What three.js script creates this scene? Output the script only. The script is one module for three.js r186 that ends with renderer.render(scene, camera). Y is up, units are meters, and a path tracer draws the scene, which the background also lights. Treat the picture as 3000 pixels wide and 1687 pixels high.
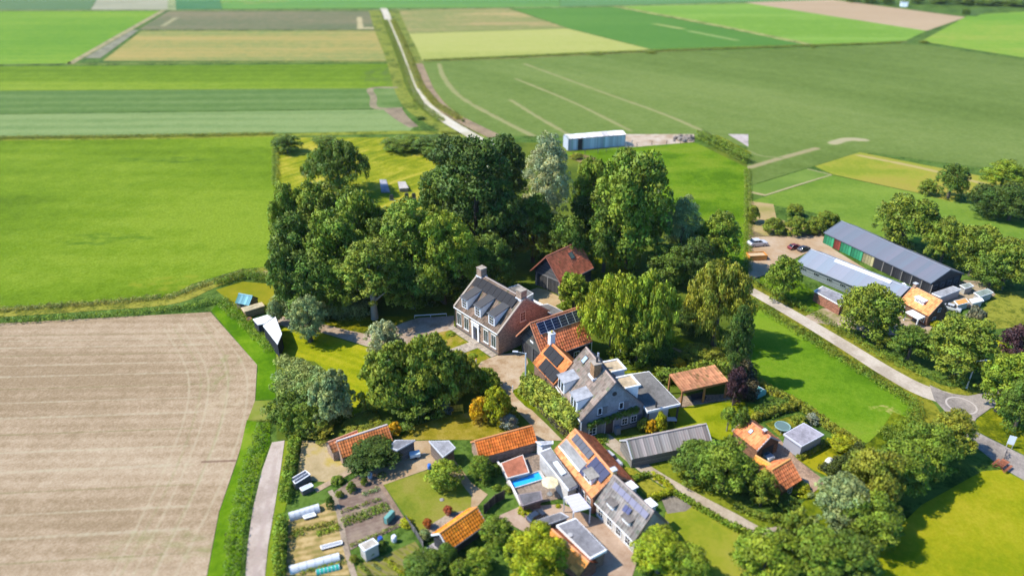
import * as THREE from 'three';
import { mergeGeometries } from 'three/addons/utils/BufferGeometryUtils.js';
import { RoundedBoxGeometry } from 'three/addons/geometries/RoundedBoxGeometry.js';
import { Sky } from 'three/addons/objects/Sky.js';

// ---------- camera, sky, sun, exposure ----------
const F = 2100, CX = 1500, CY = 843.5, PITCH = THREE.MathUtils.degToRad(28.2), CAMH = 60;
const scene = new THREE.Scene();
const camera = new THREE.PerspectiveCamera(2 * THREE.MathUtils.radToDeg(Math.atan(CY / F)), 3000 / 1687, 1, 6000);
camera.position.set(0, CAMH, 0); camera.rotation.x = -PITCH;
camera.focus = 109; camera.userData.fStop = camera.getFocalLength() / 1000 / 0.62; // a wide aperture softens the far fields and the near village
const SUN = new THREE.Vector3(-1, 0, 0.04).normalize().multiplyScalar(Math.cos(0.89)); SUN.y = Math.sin(0.89);
const sky = new Sky(); sky.scale.setScalar(5000); sky.name = 'sky';
{ const u = sky.material.uniforms; u.sunPosition.value.copy(SUN); u.turbidity.value = 3; u.rayleigh.value = 0.9; u.mieCoefficient.value = 0.004; u.cloudCoverage.value = 0; }
sky.userData = { kind: 'structure', label: 'clear pale blue daytime sky over the polder', category: 'sky' };
scene.add(sky);
scene.environmentIntensity = 0.3;
const sun = new THREE.DirectionalLight(new THREE.Color(1, 0.92, 0.78), 4.8);
sun.position.copy(SUN).multiplyScalar(400); sun.position.z -= 110; sun.target.position.set(0, 0, -110); scene.add(sun, sun.target);
sun.castShadow = true; sun.shadow.mapSize.set(4096, 4096);
Object.assign(sun.shadow.camera, { left: -260, right: 260, top: 260, bottom: -260, near: 1, far: 1200 });
const renderer = new THREE.WebGLRenderer({ antialias: true });
renderer.toneMapping = THREE.LinearToneMapping; renderer.toneMappingExposure = 1.5; renderer.shadowMap.enabled = true;
scene.fog = new THREE.FogExp2(new THREE.Color(0.82, 0.82, 0.78), 0.00004);

// ---------- numbers ----------
const { sin, cos, tan, PI, abs, min, max, floor, ceil, sqrt, atan2, hypot } = Math;
const D2R = PI / 180;
function rng(s) { return () => { s = (s + 0x6d2b79f5) | 0; let t = Math.imul(s ^ (s >>> 15), 1 | s); t = (t + Math.imul(t ^ (t >>> 7), 61 | t)) ^ t; return ((t ^ (t >>> 14)) >>> 0) / 4294967296; }; }
const lerp = (a, b, t) => a + (b - a) * t, clamp = (x, a, b) => min(b, max(a, x));
const SP = sin(PITCH), CP = cos(PITCH);
// the place is surveyed from the photograph: a sight line (u, v) meets the level y
function G(u, v, y = 0) { const dx = (u - CX) / F, dy = -(v - CY) / F; const wy = dy * CP - SP, wz = -dy * SP - CP, t = (y - CAMH) / wy; return new THREE.Vector3(dx * t, y, wz * t); }
function P(p) { const y = p.y - CAMH, yc = y * CP - p.z * SP, zc = -(y * SP + p.z * CP); return [CX + F * p.x / zc, CY - F * yc / zc, zc]; }
const crop = (x0, y0, s) => (x, y) => [x0 + s * x, y0 + s * y];
const c1 = crop(800, 390, .3106), c2 = crop(1500, 390, .3106), c3 = crop(800, 840, .3175), c4 = crop(1500, 840, .3175), c5 = crop(800, 1280, .2809), c6 = crop(1450, 1280, .2809),
  c7 = crop(2150, 980, .488), c8 = crop(2180, 400, .4832), c9 = crop(0, 700, .681), c10 = crop(0, 0, .5823), c11 = crop(1500, 0, .5823), cf = crop(0, 0, 1.1646), cl = crop(620, 780, .1864), cr = crop(2180, 1180, .207);
const many = (f, a) => { const o = []; for (let i = 0; i < a.length; i += 2) o.push(f(a[i], a[i + 1])); return o; };
const ground = (pts) => pts.map(([u, v]) => G(u, v));

// ---------- colour ----------
const LIGHT = 1.85;
const lin = (c) => (c /= 255, c <= .04045 ? c / 12.92 : ((c + .055) / 1.055) ** 2.4), enc = (l) => 255 * (l <= .0031308 ? l * 12.92 : 1.055 * l ** (1 / 2.4) - .055);
const alb = (c, k = 1) => new THREE.Color().setRGB(...c.map((v) => min(.9, lin(v) * k / LIGHT)));
const albBytes = (c) => c.map((v) => enc(min(.9, lin(v) / LIGHT)));
const mats = new Map();
function M(c, rough = .85, o = {}) { const k = c + '|' + rough + JSON.stringify(o); if (!mats.has(k)) mats.set(k, new THREE.MeshStandardMaterial({ color: new THREE.Color().setRGB(...c), roughness: rough, ...o })); return mats.get(k); }
// ---------- noise ----------
const HT = (() => { const r = rng(7), a = new Float32Array(65536); for (let i = 0; i < 65536; i++) a[i] = r(); return a; })();
function vn(x, y) { const ix = floor(x), iy = floor(y); let a = x - ix, b = y - iy; a = a * a * (3 - 2 * a); b = b * b * (3 - 2 * b); const h = (i, j) => HT[((i & 255) << 8) | (j & 255)]; return lerp(lerp(h(ix, iy), h(ix + 1, iy), a), lerp(h(ix, iy + 1), h(ix + 1, iy + 1), a), b) - .5; }
const fbm = (x, y) => vn(x, y) + .5 * vn(x * 2.13 + 17, y * 2.13 + 5) + .25 * vn(x * 4.37 + 3, y * 4.37 + 29);

// ---------- userData ----------
const counts = {};
const numbered = (n) => { const k = counts[n] = (counts[n] ?? -1) + 1; return k ? n + '_' + String(k).padStart(3, '0') : n; };
const GROUPS = { tree: 'broadleaved trees of the village and the wood', shrub: 'shrubs and bushes in gardens and verges', willow_tree: 'weeping trees', silver_tree: 'silver-leaved trees', pollard_willow: 'pollard willows along the driveway', parked_car: 'parked cars', headstone: 'upright headstones in the churchyard', barrel: 'garden barrels', cold_frame: 'cold frames in the allotment', poly_tunnel: 'polytunnels in the allotment', storage_shed: 'small storage sheds', garden_shed: 'small tiled garden sheds', street_lamp: 'street lamps', marker_post: 'white marker posts', hedge: 'clipped hedges', red_roofed_house: 'red-roofed houses by the paved drive', plant_pot: 'plant pots', garden_bench: 'garden benches', board_fence: 'board fences', stone_path: 'slab paths of the brick house' };
function tag(o, label, category, group, kind) {
  group ??= kind ? undefined : GROUPS[o.name.replace(/_\d{3}$/, '')]; o.userData = { label, category }; if (group) o.userData.group = group; if (kind) o.userData.kind = kind; return o; }
function thing(name, label, category, group) { const g = new THREE.Group(); g.name = numbered(name); tag(g, label, category, group); scene.add(g); return g; }
function part(name, geo, mat, parent) { const m = new THREE.Mesh(geo, mat); m.name = name; parent.add(m); return m; }
function top(name, geo, mat, label, category, group, kind) { const m = new THREE.Mesh(geo, mat); m.name = numbered(name); tag(m, label, category, group, kind); scene.add(m); return m; }

// ---------- geometry helpers ----------
function uvBox(g, s = 1) { // uv in metres by the main direction of each face
  const q = g.index ? g.toNonIndexed() : g, p = q.attributes.position, n = new Float32Array(p.count * 2), a = new THREE.Vector3(), b = new THREE.Vector3(), c = new THREE.Vector3();
  for (let i = 0; i < p.count; i += 3) {
    a.fromBufferAttribute(p, i); b.fromBufferAttribute(p, i + 1); c.fromBufferAttribute(p, i + 2); b.sub(a); c.sub(a); b.cross(c); const x = abs(b.x), y = abs(b.y), z = abs(b.z);
    for (let k = i; k < i + 3; k++) { const X = p.getX(k), Y = p.getY(k), Z = p.getZ(k); const [u, v] = y > x && y > z ? [X, Z] : x > z ? [Z, Y] : [X, Y]; n[2 * k] = u * s; n[2 * k + 1] = v * s; }
  }
  q.setAttribute('uv', new THREE.BufferAttribute(n, 2)); return q;
}
const box = (w, h, d, x = 0, y = 0, z = 0) => new THREE.BoxGeometry(w, h, d).translate(x, y, z);
const rbox = (w, h, d, x = 0, y = 0, z = 0, r = .02) => new RoundedBoxGeometry(w, h, d, 1, r).translate(x, y, z);
const cyl = (r0, r1, h, x = 0, y = 0, z = 0, n = 10) => new THREE.CylinderGeometry(r0, r1, h, n).translate(x, y + h / 2, z);
const merge = (a) => mergeGeometries(a.map((g) => { const q = g.index ? g.toNonIndexed() : g.clone(); for (const k of Object.keys(q.attributes)) if (!['position', 'normal', 'uv'].includes(k)) q.deleteAttribute(k); if (!q.attributes.uv) q.setAttribute('uv', new THREE.BufferAttribute(new Float32Array(q.attributes.position.count * 2), 2)); return q; }));
function prism(pts, y0, y1) { // solid on a ground polygon (x, z)
  const s = new THREE.Shape(pts.map((p) => new THREE.Vector2(p.x, -p.z)));
  return new THREE.ExtrudeGeometry(s, { depth: y1 - y0, bevelEnabled: false }).rotateX(-PI / 2).translate(0, y0, 0);
}
function bar(a, b, w, h) { const d = b.clone().sub(a), L = d.length(); const g = new THREE.BoxGeometry(w, h, L); const m = new THREE.Matrix4().lookAt(new THREE.Vector3(), d, Math.abs(d.y) > .99 * L ? new THREE.Vector3(1, 0, 0) : new THREE.Vector3(0, 1, 0)); g.applyMatrix4(m); const c = a.clone().add(b).multiplyScalar(.5); return g.translate(c.x, c.y, c.z); }
function inset(pts, d) { // shrink a convex ground polygon towards its centre by about d metres
  const c = pts.reduce((s, p) => s.add(p), new THREE.Vector3()).divideScalar(pts.length);
  return pts.map((p) => { const v = p.clone().sub(c); return c.clone().add(v.multiplyScalar(max(0.1, 1 - d / v.length()))); });
}

// ---------- shared textures (neutral, tinted by the material) ----------
function neutral(size, metres, f) { const d = new Uint8Array(size * size * 4); for (let y = 0; y < size; y++) for (let x = 0; x < size; x++) { const v = f(x / size, y / size, x, y), i = (y * size + x) * 4; for (let k = 0; k < 3; k++) d[i + k] = clamp(255 * (v[k] ?? v), 0, 255); d[i + 3] = 255; } const t = new THREE.DataTexture(d, size, size); t.wrapS = t.wrapT = THREE.RepeatWrapping; t.magFilter = THREE.LinearFilter; t.colorSpace = THREE.SRGBColorSpace; t.repeat.set(1 / metres, 1 / metres); t.needsUpdate = true; return t; }
const wrapn = (x, y, n) => { const h = (i, j) => HT[((((i % n) + n) % n) << 8) | (((j % n) + n) % n)]; const ix = floor(x), iy = floor(y); let a = x - ix, b = y - iy; a = a * a * (3 - 2 * a); b = b * b * (3 - 2 * b); return lerp(lerp(h(ix, iy), h(ix + 1, iy), a), lerp(h(ix, iy + 1), h(ix + 1, iy + 1), a), b) - .5; };
const r0 = rng(5);
const GRASS = neutral(512, 24, (x, y) => { const n = .3 * wrapn(x * 5, y * 5, 5) + .34 * wrapn(x * 19, y * 19, 19) + .34 * wrapn(x * 61, y * 61, 61) + .3 * wrapn(x * 150, y * 150, 150) + .18 * (r0() - .5); return [.85 + n + .05 * wrapn(x * 9 + 3, y * 9, 9), .87 + n * .8, .8 + n * .9]; });
const GRIT = neutral(512, 10, (x, y) => { const n = .16 * wrapn(x * 4, y * 4, 4) + .12 * wrapn(x * 23, y * 23, 23) + .14 * wrapn(x * 90, y * 90, 90) + .12 * (r0() - .5); return .88 + n; });
const BRICK = neutral(512, 4, (x, y, X, Y) => { const rows = 40, row = floor(y * rows), col = floor(x * 16 + (row & 1) * .5), h = HT[((col & 15) << 8) | row], fy = y * rows - row, fx = (x * 16 + (row & 1) * .5) - col; const joint = fy < .16 || fx < .07; const n = .08 * (r0() - .5); return joint ? [.92 + n, .92 + n, .9 + n] : [.62 + .36 * h + n, .6 + .34 * h + n, .58 + .34 * h + n]; });
const BOARD = neutral(256, 3, (x, y) => { const r = 12, k = floor(y * r), f = y * r - k; const n = .16 * wrapn(x * 30, y * 120, 30) + .1 * (r0() - .5); return f < .14 ? .45 : .72 + .25 * HT[k * 256 + 9] + n; });
const PLANK = neutral(256, 2.4, (x, y) => { const r = 10, k = floor(x * r), f = x * r - k; const n = .16 * wrapn(x * 110, y * 20, 20) + .1 * (r0() - .5); return f < .12 ? .45 : .7 + .26 * HT[k * 256 + 77] + n; });
const PAVE = neutral(512, 6, (x, y) => { const r = 24, k = floor(y * r), c = floor(x * 24 + (k & 1) * .5), f = y * r - k, fx = x * 24 + (k & 1) * .5 - c; const h = HT[((c % 24) << 8) | k], b = wrapn(x * 5, y * 5, 5); const n = .1 * (r0() - .5) + .2 * b; return f < .12 || fx < .1 ? .68 + n : [.8 + .22 * h + n, .79 + .2 * h + n, .78 + .18 * h + n]; });
const TX = { grass: GRASS, grit: GRIT, brick: BRICK, board: BOARD, plank: PLANK, pave: PAVE };
const tm = (tex, c, rough = .9, o = {}) => { const k = tex + c + rough + JSON.stringify(o); if (!mats.has(k)) mats.set(k, new THREE.MeshPhysicalMaterial({ color: new THREE.Color().setRGB(...c), map: TX[tex], roughness: rough, specularIntensity: tex === 'grass' ? .12 : .3, ...o })); return mats.get(k); };
const ph = (...c) => { const a = alb(c); return [a.r, a.g, a.b]; };

// ---------- ground sheets ----------
function fieldTexture(bb, o, seed) {
  const res = o.res ?? max(bb.w, bb.h) / 512, nx = clamp(ceil(bb.w / res), 32, 900), ny = clamp(ceil(bb.h / res), 32, 900);
  const cv = document.createElement('canvas'); cv.width = nx; cv.height = ny; const ctx = cv.getContext('2d'), im = ctx.createImageData(nx, ny), d = im.data, r = rng(seed);
  const C = o.c.map(albBytes), ca = cos((o.ang ?? 0)), sa = sin(o.ang ?? 0), sc = o.scale ?? 40, grain = o.grain ?? 9;
  for (let j = 0; j < ny; j++) for (let i = 0; i < nx; i++) {
    const x = bb.x + (i + .5) / nx * bb.w, z = bb.z + (j + .5) / ny * bb.h, along = x * ca + z * sa, across = -x * sa + z * ca;
    let t = .5 + 1.0 * fbm(along / (sc * (o.stretch ?? 1)) + seed, across / sc + seed * .37) + .3 * vn(x / 2.7, z / 2.7) + .3 * vn(x / .9 + 40, z / .9) + (res < .2 ? .4 * vn(x / .33, z / .33 + 9) : 0);
    if (o.rows) { const q = across / o.rows + .25 * vn(along / 25, across / 9); t += (o.rowAmp ?? .2) * (sin(q * 2 * PI) + .8 * vn(floor(q) * 7.7 + 3.1, along / 60)); }
    t = clamp(t, 0, 1) * (C.length - 1); const k = min(C.length - 2, floor(t)), f = t - k, g = grain * (r() + r() - 1), p = (j * nx + i) * 4;
    for (let m = 0; m < 3; m++) d[p + m] = clamp(lerp(C[k][m], C[k + 1][m], f) + g, 0, 255);
    d[p + 3] = 255;
  }
  ctx.putImageData(im, 0, 0);
  const sx = nx / bb.w, sz = ny / bb.h;
  for (const L of o.lines ?? []) { // wheel tracks and worn strips in the crop
    const gp = L.m ? L.p : ground(L.p), col = albBytes(L.c); const n = 26;
    const cu = gp.length > 2 ? new THREE.CatmullRomCurve3(gp).getPoints(n * gp.length) : Array.from({ length: n + 1 }, (_, k) => gp[0].clone().lerp(gp[1], k / n));
    for (let k = 0; k + 1 < cu.length; k++) { ctx.strokeStyle = `rgba(${col.map((v) => v | 0)},${(L.a ?? .7) * (.55 + .45 * r())})`; ctx.lineWidth = L.w * (sx + sz) / 2 * (.7 + .6 * r()); ctx.lineCap = 'round'; ctx.beginPath(); ctx.moveTo((cu[k].x - bb.x) * sx, (cu[k].z - bb.z) * sz); ctx.lineTo((cu[k + 1].x - bb.x) * sx, (cu[k + 1].z - bb.z) * sz); ctx.stroke(); }
  }
  for (const B of o.blots ?? []) { const c = G(...B.at), col = albBytes(B.c), n = B.n ?? 60; for (let k = 0; k < n; k++) { const a = r() * 2 * PI, q = sqrt(r()); ctx.fillStyle = `rgba(${col.map((v) => v | 0)},${(B.a ?? .5) * r()})`; ctx.beginPath(); ctx.ellipse((c.x + cos(a) * q * B.r[0] - bb.x) * sx, (c.z + sin(a) * q * B.r[1] - bb.z) * sz, B.r[0] * .22 * r() * sx + 1, B.r[1] * .22 * r() * sz + 1, 0, 0, 7); ctx.fill(); } }
  const t = new THREE.CanvasTexture(cv); t.flipY = false; t.colorSpace = THREE.SRGBColorSpace; t.magFilter = THREE.LinearFilter; return t;
}
let sheetSeed = 1;
function sheet(name, label, category, pts, layer, o) {
  const gp = o.m ? pts : ground(pts), v2 = gp.map((p) => new THREE.Vector2(p.x, p.z)), tri = THREE.ShapeUtils.triangulateShape(v2, []);
  const bb = { x: min(...v2.map((p) => p.x)), z: min(...v2.map((p) => p.y)) }; bb.w = max(...v2.map((p) => p.x)) - bb.x; bb.h = max(...v2.map((p) => p.y)) - bb.z;
  const own = !!o.c, pos = [], uv = [], idx = []; const cw = THREE.ShapeUtils.isClockWise(v2);
  v2.forEach((p) => { pos.push(p.x, layer * .006, p.y); own ? uv.push((p.x - bb.x) / bb.w, (p.y - bb.z) / bb.h) : uv.push(p.x, p.y); });
  tri.forEach((t) => { const [a, b, c] = t, A = v2[a], B = v2[b], C = v2[c]; ((B.x - A.x) * (C.y - A.y) - (B.y - A.y) * (C.x - A.x)) > 0 ? idx.push(a, c, b) : idx.push(a, b, c); });
  const g = new THREE.BufferGeometry(); g.setAttribute('position', new THREE.Float32BufferAttribute(pos, 3)); g.setAttribute('uv', new THREE.Float32BufferAttribute(uv, 2)); g.setIndex(idx); g.computeVertexNormals();
  const m = own ? (() => { const t = fieldTexture(bb, o, sheetSeed += 3); return new THREE.MeshPhysicalMaterial({ map: t, bumpMap: t, bumpScale: o.bump ?? min(.5, .9 * max(bb.w, bb.h) / 512), roughness: 1, specularIntensity: .1 }); })() : o.mat;
  return top(name, g, m, label, category, o.group, 'structure');
}
function ribbonPts(pts, w) { // polygon of a strip along surveyed points; w in metres or an array
  const gp = ground(pts), cu = new THREE.CatmullRomCurve3(gp, false, 'centripetal').getPoints(gp.length * 5), L = [], R = [];
  cu.forEach((p, i) => { const a = cu[max(0, i - 1)], b = cu[min(cu.length - 1, i + 1)], d = b.clone().sub(a).setY(0).normalize(), ww = (Array.isArray(w) ? lerp(w[0], w[1], i / (cu.length - 1)) : w) / 2; L.push(new THREE.Vector3(p.x - d.z * ww, 0, p.z + d.x * ww)); R.push(new THREE.Vector3(p.x + d.z * ww, 0, p.z - d.x * ww)); });
  return [...L, ...R.reverse()];
}
const strip = (name, label, cat, pts, w, layer, o) => sheet(name, label, cat, ribbonPts(pts, w), layer, { ...o, m: true });

// ---------- foliage ----------
function leafSoup(clumps, o) { // many small bent leaf faces on the shells of clumps; each clump keeps its own tint
  const r = rng(o.seed), pos = [], nor = [], col = [], a = new THREE.Vector3(), t = new THREE.Vector3(), b = new THREE.Vector3(), n = new THREE.Vector3(), q = new THREE.Vector3();
  for (const c of clumps) {
    const tint = .68 + .64 * r(), warm = (r() - .5) * .3;
    for (let k = 0; k < floor(c.n); k++) {
      const z = r() * 2 - 1, ph2 = r() * 2 * PI, s = sqrt(1 - z * z); n.set(s * cos(ph2), z, s * sin(ph2)); if (o.up && n.y < -.35) n.y *= -.6; n.normalize();
      const R = c.r * (.55 + .5 * sqrt(r())); a.copy(n).multiplyScalar(R); a.y *= c.sy ?? 1; a.add(c.p);
      if (o.hang) a.y -= o.hang * r() * r();
      q.set(r() - .5, r() - .5, r() - .5).normalize(); b.copy(n).lerp(q, .62).normalize(); t.crossVectors(b, q.set(r() - .5, r() - .5, r() - .5)).normalize(); q.crossVectors(b, t);
      const L = o.leaf * (.65 + .7 * r()), W = L * (o.wide ?? .75); if (o.droop) { t.set((r() - .5) * .5, -1, (r() - .5) * .5).normalize(); q.crossVectors(b, t).normalize(); }
const P4 = [[L, 0], [-L * .7, W], [-L * .7, -W]].map(([u, v]) => [a.x + t.x * u + q.x * v, a.y + t.y * u + q.y * v, a.z + t.z * u + q.z * v]);
      const nn = [n.x * .55 + b.x * .45, n.y * .55 + b.y * .45 + .12, n.z * .55 + b.z * .45], nl = hypot(...nn), f = tint * (.86 + .28 * r());
      for (const i of [0, 1, 2]) { pos.push(...P4[i]); nor.push(nn[0] / nl, nn[1] / nl, nn[2] / nl); col.push(f * (1 + warm), f, f * (1 - warm)); }
    }
  }
  const g = new THREE.BufferGeometry(); g.setAttribute('position', new THREE.Float32BufferAttribute(pos, 3)); g.setAttribute('normal', new THREE.Float32BufferAttribute(nor, 3)); g.setAttribute('color', new THREE.Float32BufferAttribute(col, 3)); return g;
}
// a crown in a box: x, z within about 1, y from 0 to 1 (aspect = height over radius when built)
function crown(seed, o) {
  const r = rng(seed), A = o.aspect, cl = [];
  const lobes = Array.from({ length: 5 }, () => [r() * 2 * PI, .8 + .45 * r(), 2 + floor(r() * 3)]);
  const limbs = Array.from({ length: o.limbs ?? 11 }, (_, k) => { const n = o.limbs ?? 11, h = clamp(o.low + .2 + (.92 - o.low - .2) * ((k + .3 + .4 * r()) / n), 0, .95), az = k * 2.39996 + r() * .9, q = .34 + .16 * r(), R = max(0, o.prof(h) * (.92 + .2 * r()) - q * .8); return { c: new THREE.Vector3(cos(az) * R, min(h * A, A - q * .75), sin(az) * R), q }; });
  for (let k = 0; k < o.clumps; k++) {
    const cr = (o.cr ?? .3) * (.55 + .6 * r()), n = floor(o.leaves * (.5 + cr / (o.cr ?? .3) * .5));
    if (k % 4 && !o.plain) { // on the shell of a limb's own dome of leaves
      const L = limbs[k % limbs.length], z = -.25 + 1.2 * r(), a = r() * 2 * PI, q = sqrt(max(0, 1 - min(1, z) ** 2)), rr = max(.05, L.q - cr * .45);
      cl.push({ p: new THREE.Vector3(L.c.x + cos(a) * q * rr, L.c.y + min(1, z) * rr * 1.1, L.c.z + sin(a) * q * rr), r: cr, n, sy: o.sy ?? .8 }); continue;
    }
    const h = o.low + (1 - o.low) * ((k + r()) / o.clumps), az = k * 2.39996 + r() * 1.2; let R = o.prof(h);
    let wob = 1; lobes.forEach(([a, w, m]) => { wob += .075 * sin(m * az + a + h * 5 * w); }); R *= wob * (.86 + .2 * r());
    const inn = r() < (o.inner ?? .22) ? .35 + .3 * r() : .8 + .2 * r();
    cl.push({ p: new THREE.Vector3(cos(az) * max(0, R - cr * .5) * inn, h * A - cr * .35, sin(az) * max(0, R - cr * .5) * inn), r: cr, n, sy: o.sy ?? .8 });
  }
  for (let k = 0; k < (o.sprays ?? 26); k++) { const h = o.low + (1 - o.low) * (.25 + .75 * r()), az = r() * 2 * PI, R = o.prof(min(h, .97)) * (1 + .12 * r()) + .03; cl.push({ p: new THREE.Vector3(cos(az) * R, h * A, sin(az) * R), r: (o.cr ?? .3) * (.3 + .25 * r()), n: floor(o.leaves * .3), sy: .9 }); }
  const g = leafSoup(cl, { seed: seed + 9, leaf: o.leaf, up: o.up ?? true, hang: o.hang, droop: o.droop, wide: o.wide });
  g.scale(1, 1 / A, 1); g.computeBoundingBox(); return g;
}
const round = (h) => sqrt(max(0, 1 - ((h - .47) / .56) ** 2)), egg = (h) => sqrt(max(0, 1 - ((h - .38) / .64) ** 2)) * (1 - .15 * h), tallp = (h) => sqrt(max(0, 1 - ((h - .42) / .6) ** 2)) * (1 - .3 * max(0, h - .4)), dome = (h) => sqrt(max(0, 1 - (h / 1.02) ** 2)), will = (h) => sqrt(max(0, 1 - ((h - .3) / .72) ** 2));
const CROWNS = {
  broad: [crown(11, { aspect: 2.0, clumps: 150, low: .03, prof: egg, leaves: 130, leaf: .043, cr: .27 }), crown(23, { aspect: 2.0, clumps: 130, low: .02, prof: round, leaves: 140, leaf: .044 }), crown(37, { aspect: 2.2, clumps: 160, low: .04, prof: egg, leaves: 120, leaf: .042, cr: .24 }), crown(29, { aspect: 1.8, clumps: 110, low: .03, prof: round, leaves: 150, leaf: .045, cr: .33 })],
  tall: [crown(41, { limbs: 16, aspect: 3.0, clumps: 170, low: .03, prof: tallp, leaves: 120, leaf: .044, cr: .3 }), crown(43, { aspect: 2.8, clumps: 170, low: .04, prof: egg, leaves: 120, leaf: .042, cr: .28 })],
  silver: [crown(51, { limbs: 18, aspect: 2.8, clumps: 210, low: .03, prof: tallp, leaves: 120, leaf: .04, cr: .24, wide: .4 })],
  willow: [crown(61, { aspect: 1.6, clumps: 130, low: .12, prof: will, leaves: 170, leaf: .05, cr: .2, wide: .32, hang: .3, droop: true }), crown(67, { aspect: 2.0, clumps: 140, low: .1, prof: will, leaves: 160, leaf: .05, cr: .19, wide: .32, hang: .35, droop: true })],
  pollard: [crown(71, { plain: true, aspect: 1.8, clumps: 120, low: .02, prof: round, leaves: 130, leaf: .055, cr: .24, wide: .42 })],
  shrub: [crown(81, { aspect: 1.3, clumps: 110, low: .02, prof: dome, leaves: 130, leaf: .045, cr: .24 }), crown(83, { aspect: 1.3, clumps: 120, low: .02, prof: dome, leaves: 130, leaf: .042, cr: .21 })],
  bush: [crown(85, { aspect: 1.3, clumps: 45, low: .02, prof: dome, leaves: 80, leaf: .075, cr: .3 })],
  small: [crown(91, { aspect: 1.7, clumps: 46, low: .03, prof: egg, leaves: 100, leaf: .075, cr: .32 })],
  lesser: [crown(93, { aspect: 2.0, clumps: 90, low: .03, prof: egg, leaves: 100, leaf: .055, cr: .3 }), crown(97, { aspect: 1.9, clumps: 90, low: .03, prof: round, leaves: 100, leaf: .055, cr: .31 })],
};
function limb(a, b, r1, r2) { const d = b.clone().sub(a), g = new THREE.CylinderGeometry(r2, r1, d.length(), 7, 1); g.translate(0, d.length() / 2, 0); g.applyQuaternion(new THREE.Quaternion().setFromUnitVectors(new THREE.Vector3(0, 1, 0), d.clone().normalize())); return g.translate(a.x, a.y, a.z); }
const TRUNK = (() => { const r = rng(4), a = [limb(new THREE.Vector3(0, -.01, 0), new THREE.Vector3(.01, .42, 0), .055, .036), limb(new THREE.Vector3(.01, .41, 0), new THREE.Vector3(0, .86, .03), .036, .01)]; for (let k = 0; k < 7; k++) { const az = k * 2.4, y = .24 + .07 * k, l = .24 - .015 * k; a.push(limb(new THREE.Vector3(0, y, 0), new THREE.Vector3(cos(az) * l, y + .16 + .05 * r(), sin(az) * l), .02, .005)); } return merge(a); })();
const leafMat = (c, o = {}) => { const k = 'leaf' + c; if (!mats.has(k)) mats.set(k, new THREE.MeshPhysicalMaterial({ color: new THREE.Color().setRGB(...c), vertexColors: true, roughness: .6, specularIntensity: .35, transmission: .3, thickness: 0, side: THREE.DoubleSide, ...o })); return mats.get(k); };
const LV = { dark: [.095, .155, .018], deep: [.145, .225, .022], mid: [.215, .3, .024], fresh: [.28, .36, .024], lime: [.41, .43, .014], gold: [.66, .42, .01], silver: [.44, .47, .22], sage: [.31, .38, .135], olive: [.3, .315, .028], purple: [.09, .042, .045], moss: [.24, .3, .026], hedge: [.22, .31, .02] };
const BARK = M([.09, .075, .055], .95), BARKPALE = M([.22, .2, .16], .95);
let treeN = 0;
// u: where the middle of the tree is seen, vb: its foot, vt: its top, w: crown width as seen
function tree(u, vb, vt, w, kind, leaf, label, o = {}) {
  const low = kind === 'shrub' || o.shrub, dep = PITCH + Math.atan((vb - CY) / F), E = vb - vt; // outline of an ellipsoid crown seen from above
  if (o.exact) { const rs = min(w / 2 * sin(dep), .6 * E), X = (E * E - rs * rs) / (2 * E); vt = vb - 2 * X; }
  else if (low) { const rs = min(w / 2 * sin(dep), .42 * E), bv = vb - rs; vt = bv - sqrt(max(4, (bv - vt) ** 2 - rs * rs)); vb = bv; }
  else { const rs = min(w / 2 * sin(dep), .36 * E), X = sqrt(E * E / 4 - rs * rs), bv = (vb + vt) / 2 + X; vb = bv; vt = bv - 2 * X; }
  let b = G(u, vb), H = 1; for (let it = 0; it < 4; it++) { let lo = .2, hi = 40; for (let k = 0; k < 40; k++) { const m = (lo + hi) / 2; P(new THREE.Vector3(b.x, m, b.z))[1] > vt ? lo = m : hi = m; } H = lo; const q = P(new THREE.Vector3(b.x, H * .55, b.z)); b = G(P(b)[0] + u - q[0], vb); }
  const r = w / 2 * P(new THREE.Vector3(b.x, H * .5, b.z))[2] / F, n = treeN++, protos = CROWNS[kind === 'shrub' && w < 62 ? 'bush' : kind === 'broad' && w < 100 ? 'lesser' : kind];
  const shrub = kind === 'shrub' || o.shrub;
  const g = thing(o.name ?? (shrub ? 'shrub' : kind === 'silver' || kind === 'willow' ? kind + '_tree' : kind === 'pollard' ? 'pollard_willow' : 'tree'), label, o.cat ?? (shrub ? 'shrub' : 'tree'), o.group);
  g.position.copy(b);
  const y0 = (o.clear ?? (shrub ? .0 : .1)) * H;
  const c = part('crown', protos[n % protos.length], leafMat(LV[leaf] ?? leaf), g); c.scale.set(r, (H - y0) * .97, r); c.position.y = y0; c.rotation.y = n * 1.7;
  if (!shrub || o.trunk) { const t = part('trunk', TRUNK, o.bark ?? BARK, g); const k = min(r * 1.9, H * .9); t.scale.set(k * (o.thick ?? 1), H * .95, k * (o.thick ?? 1)); t.rotation.y = n; }
  return g;
}
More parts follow.
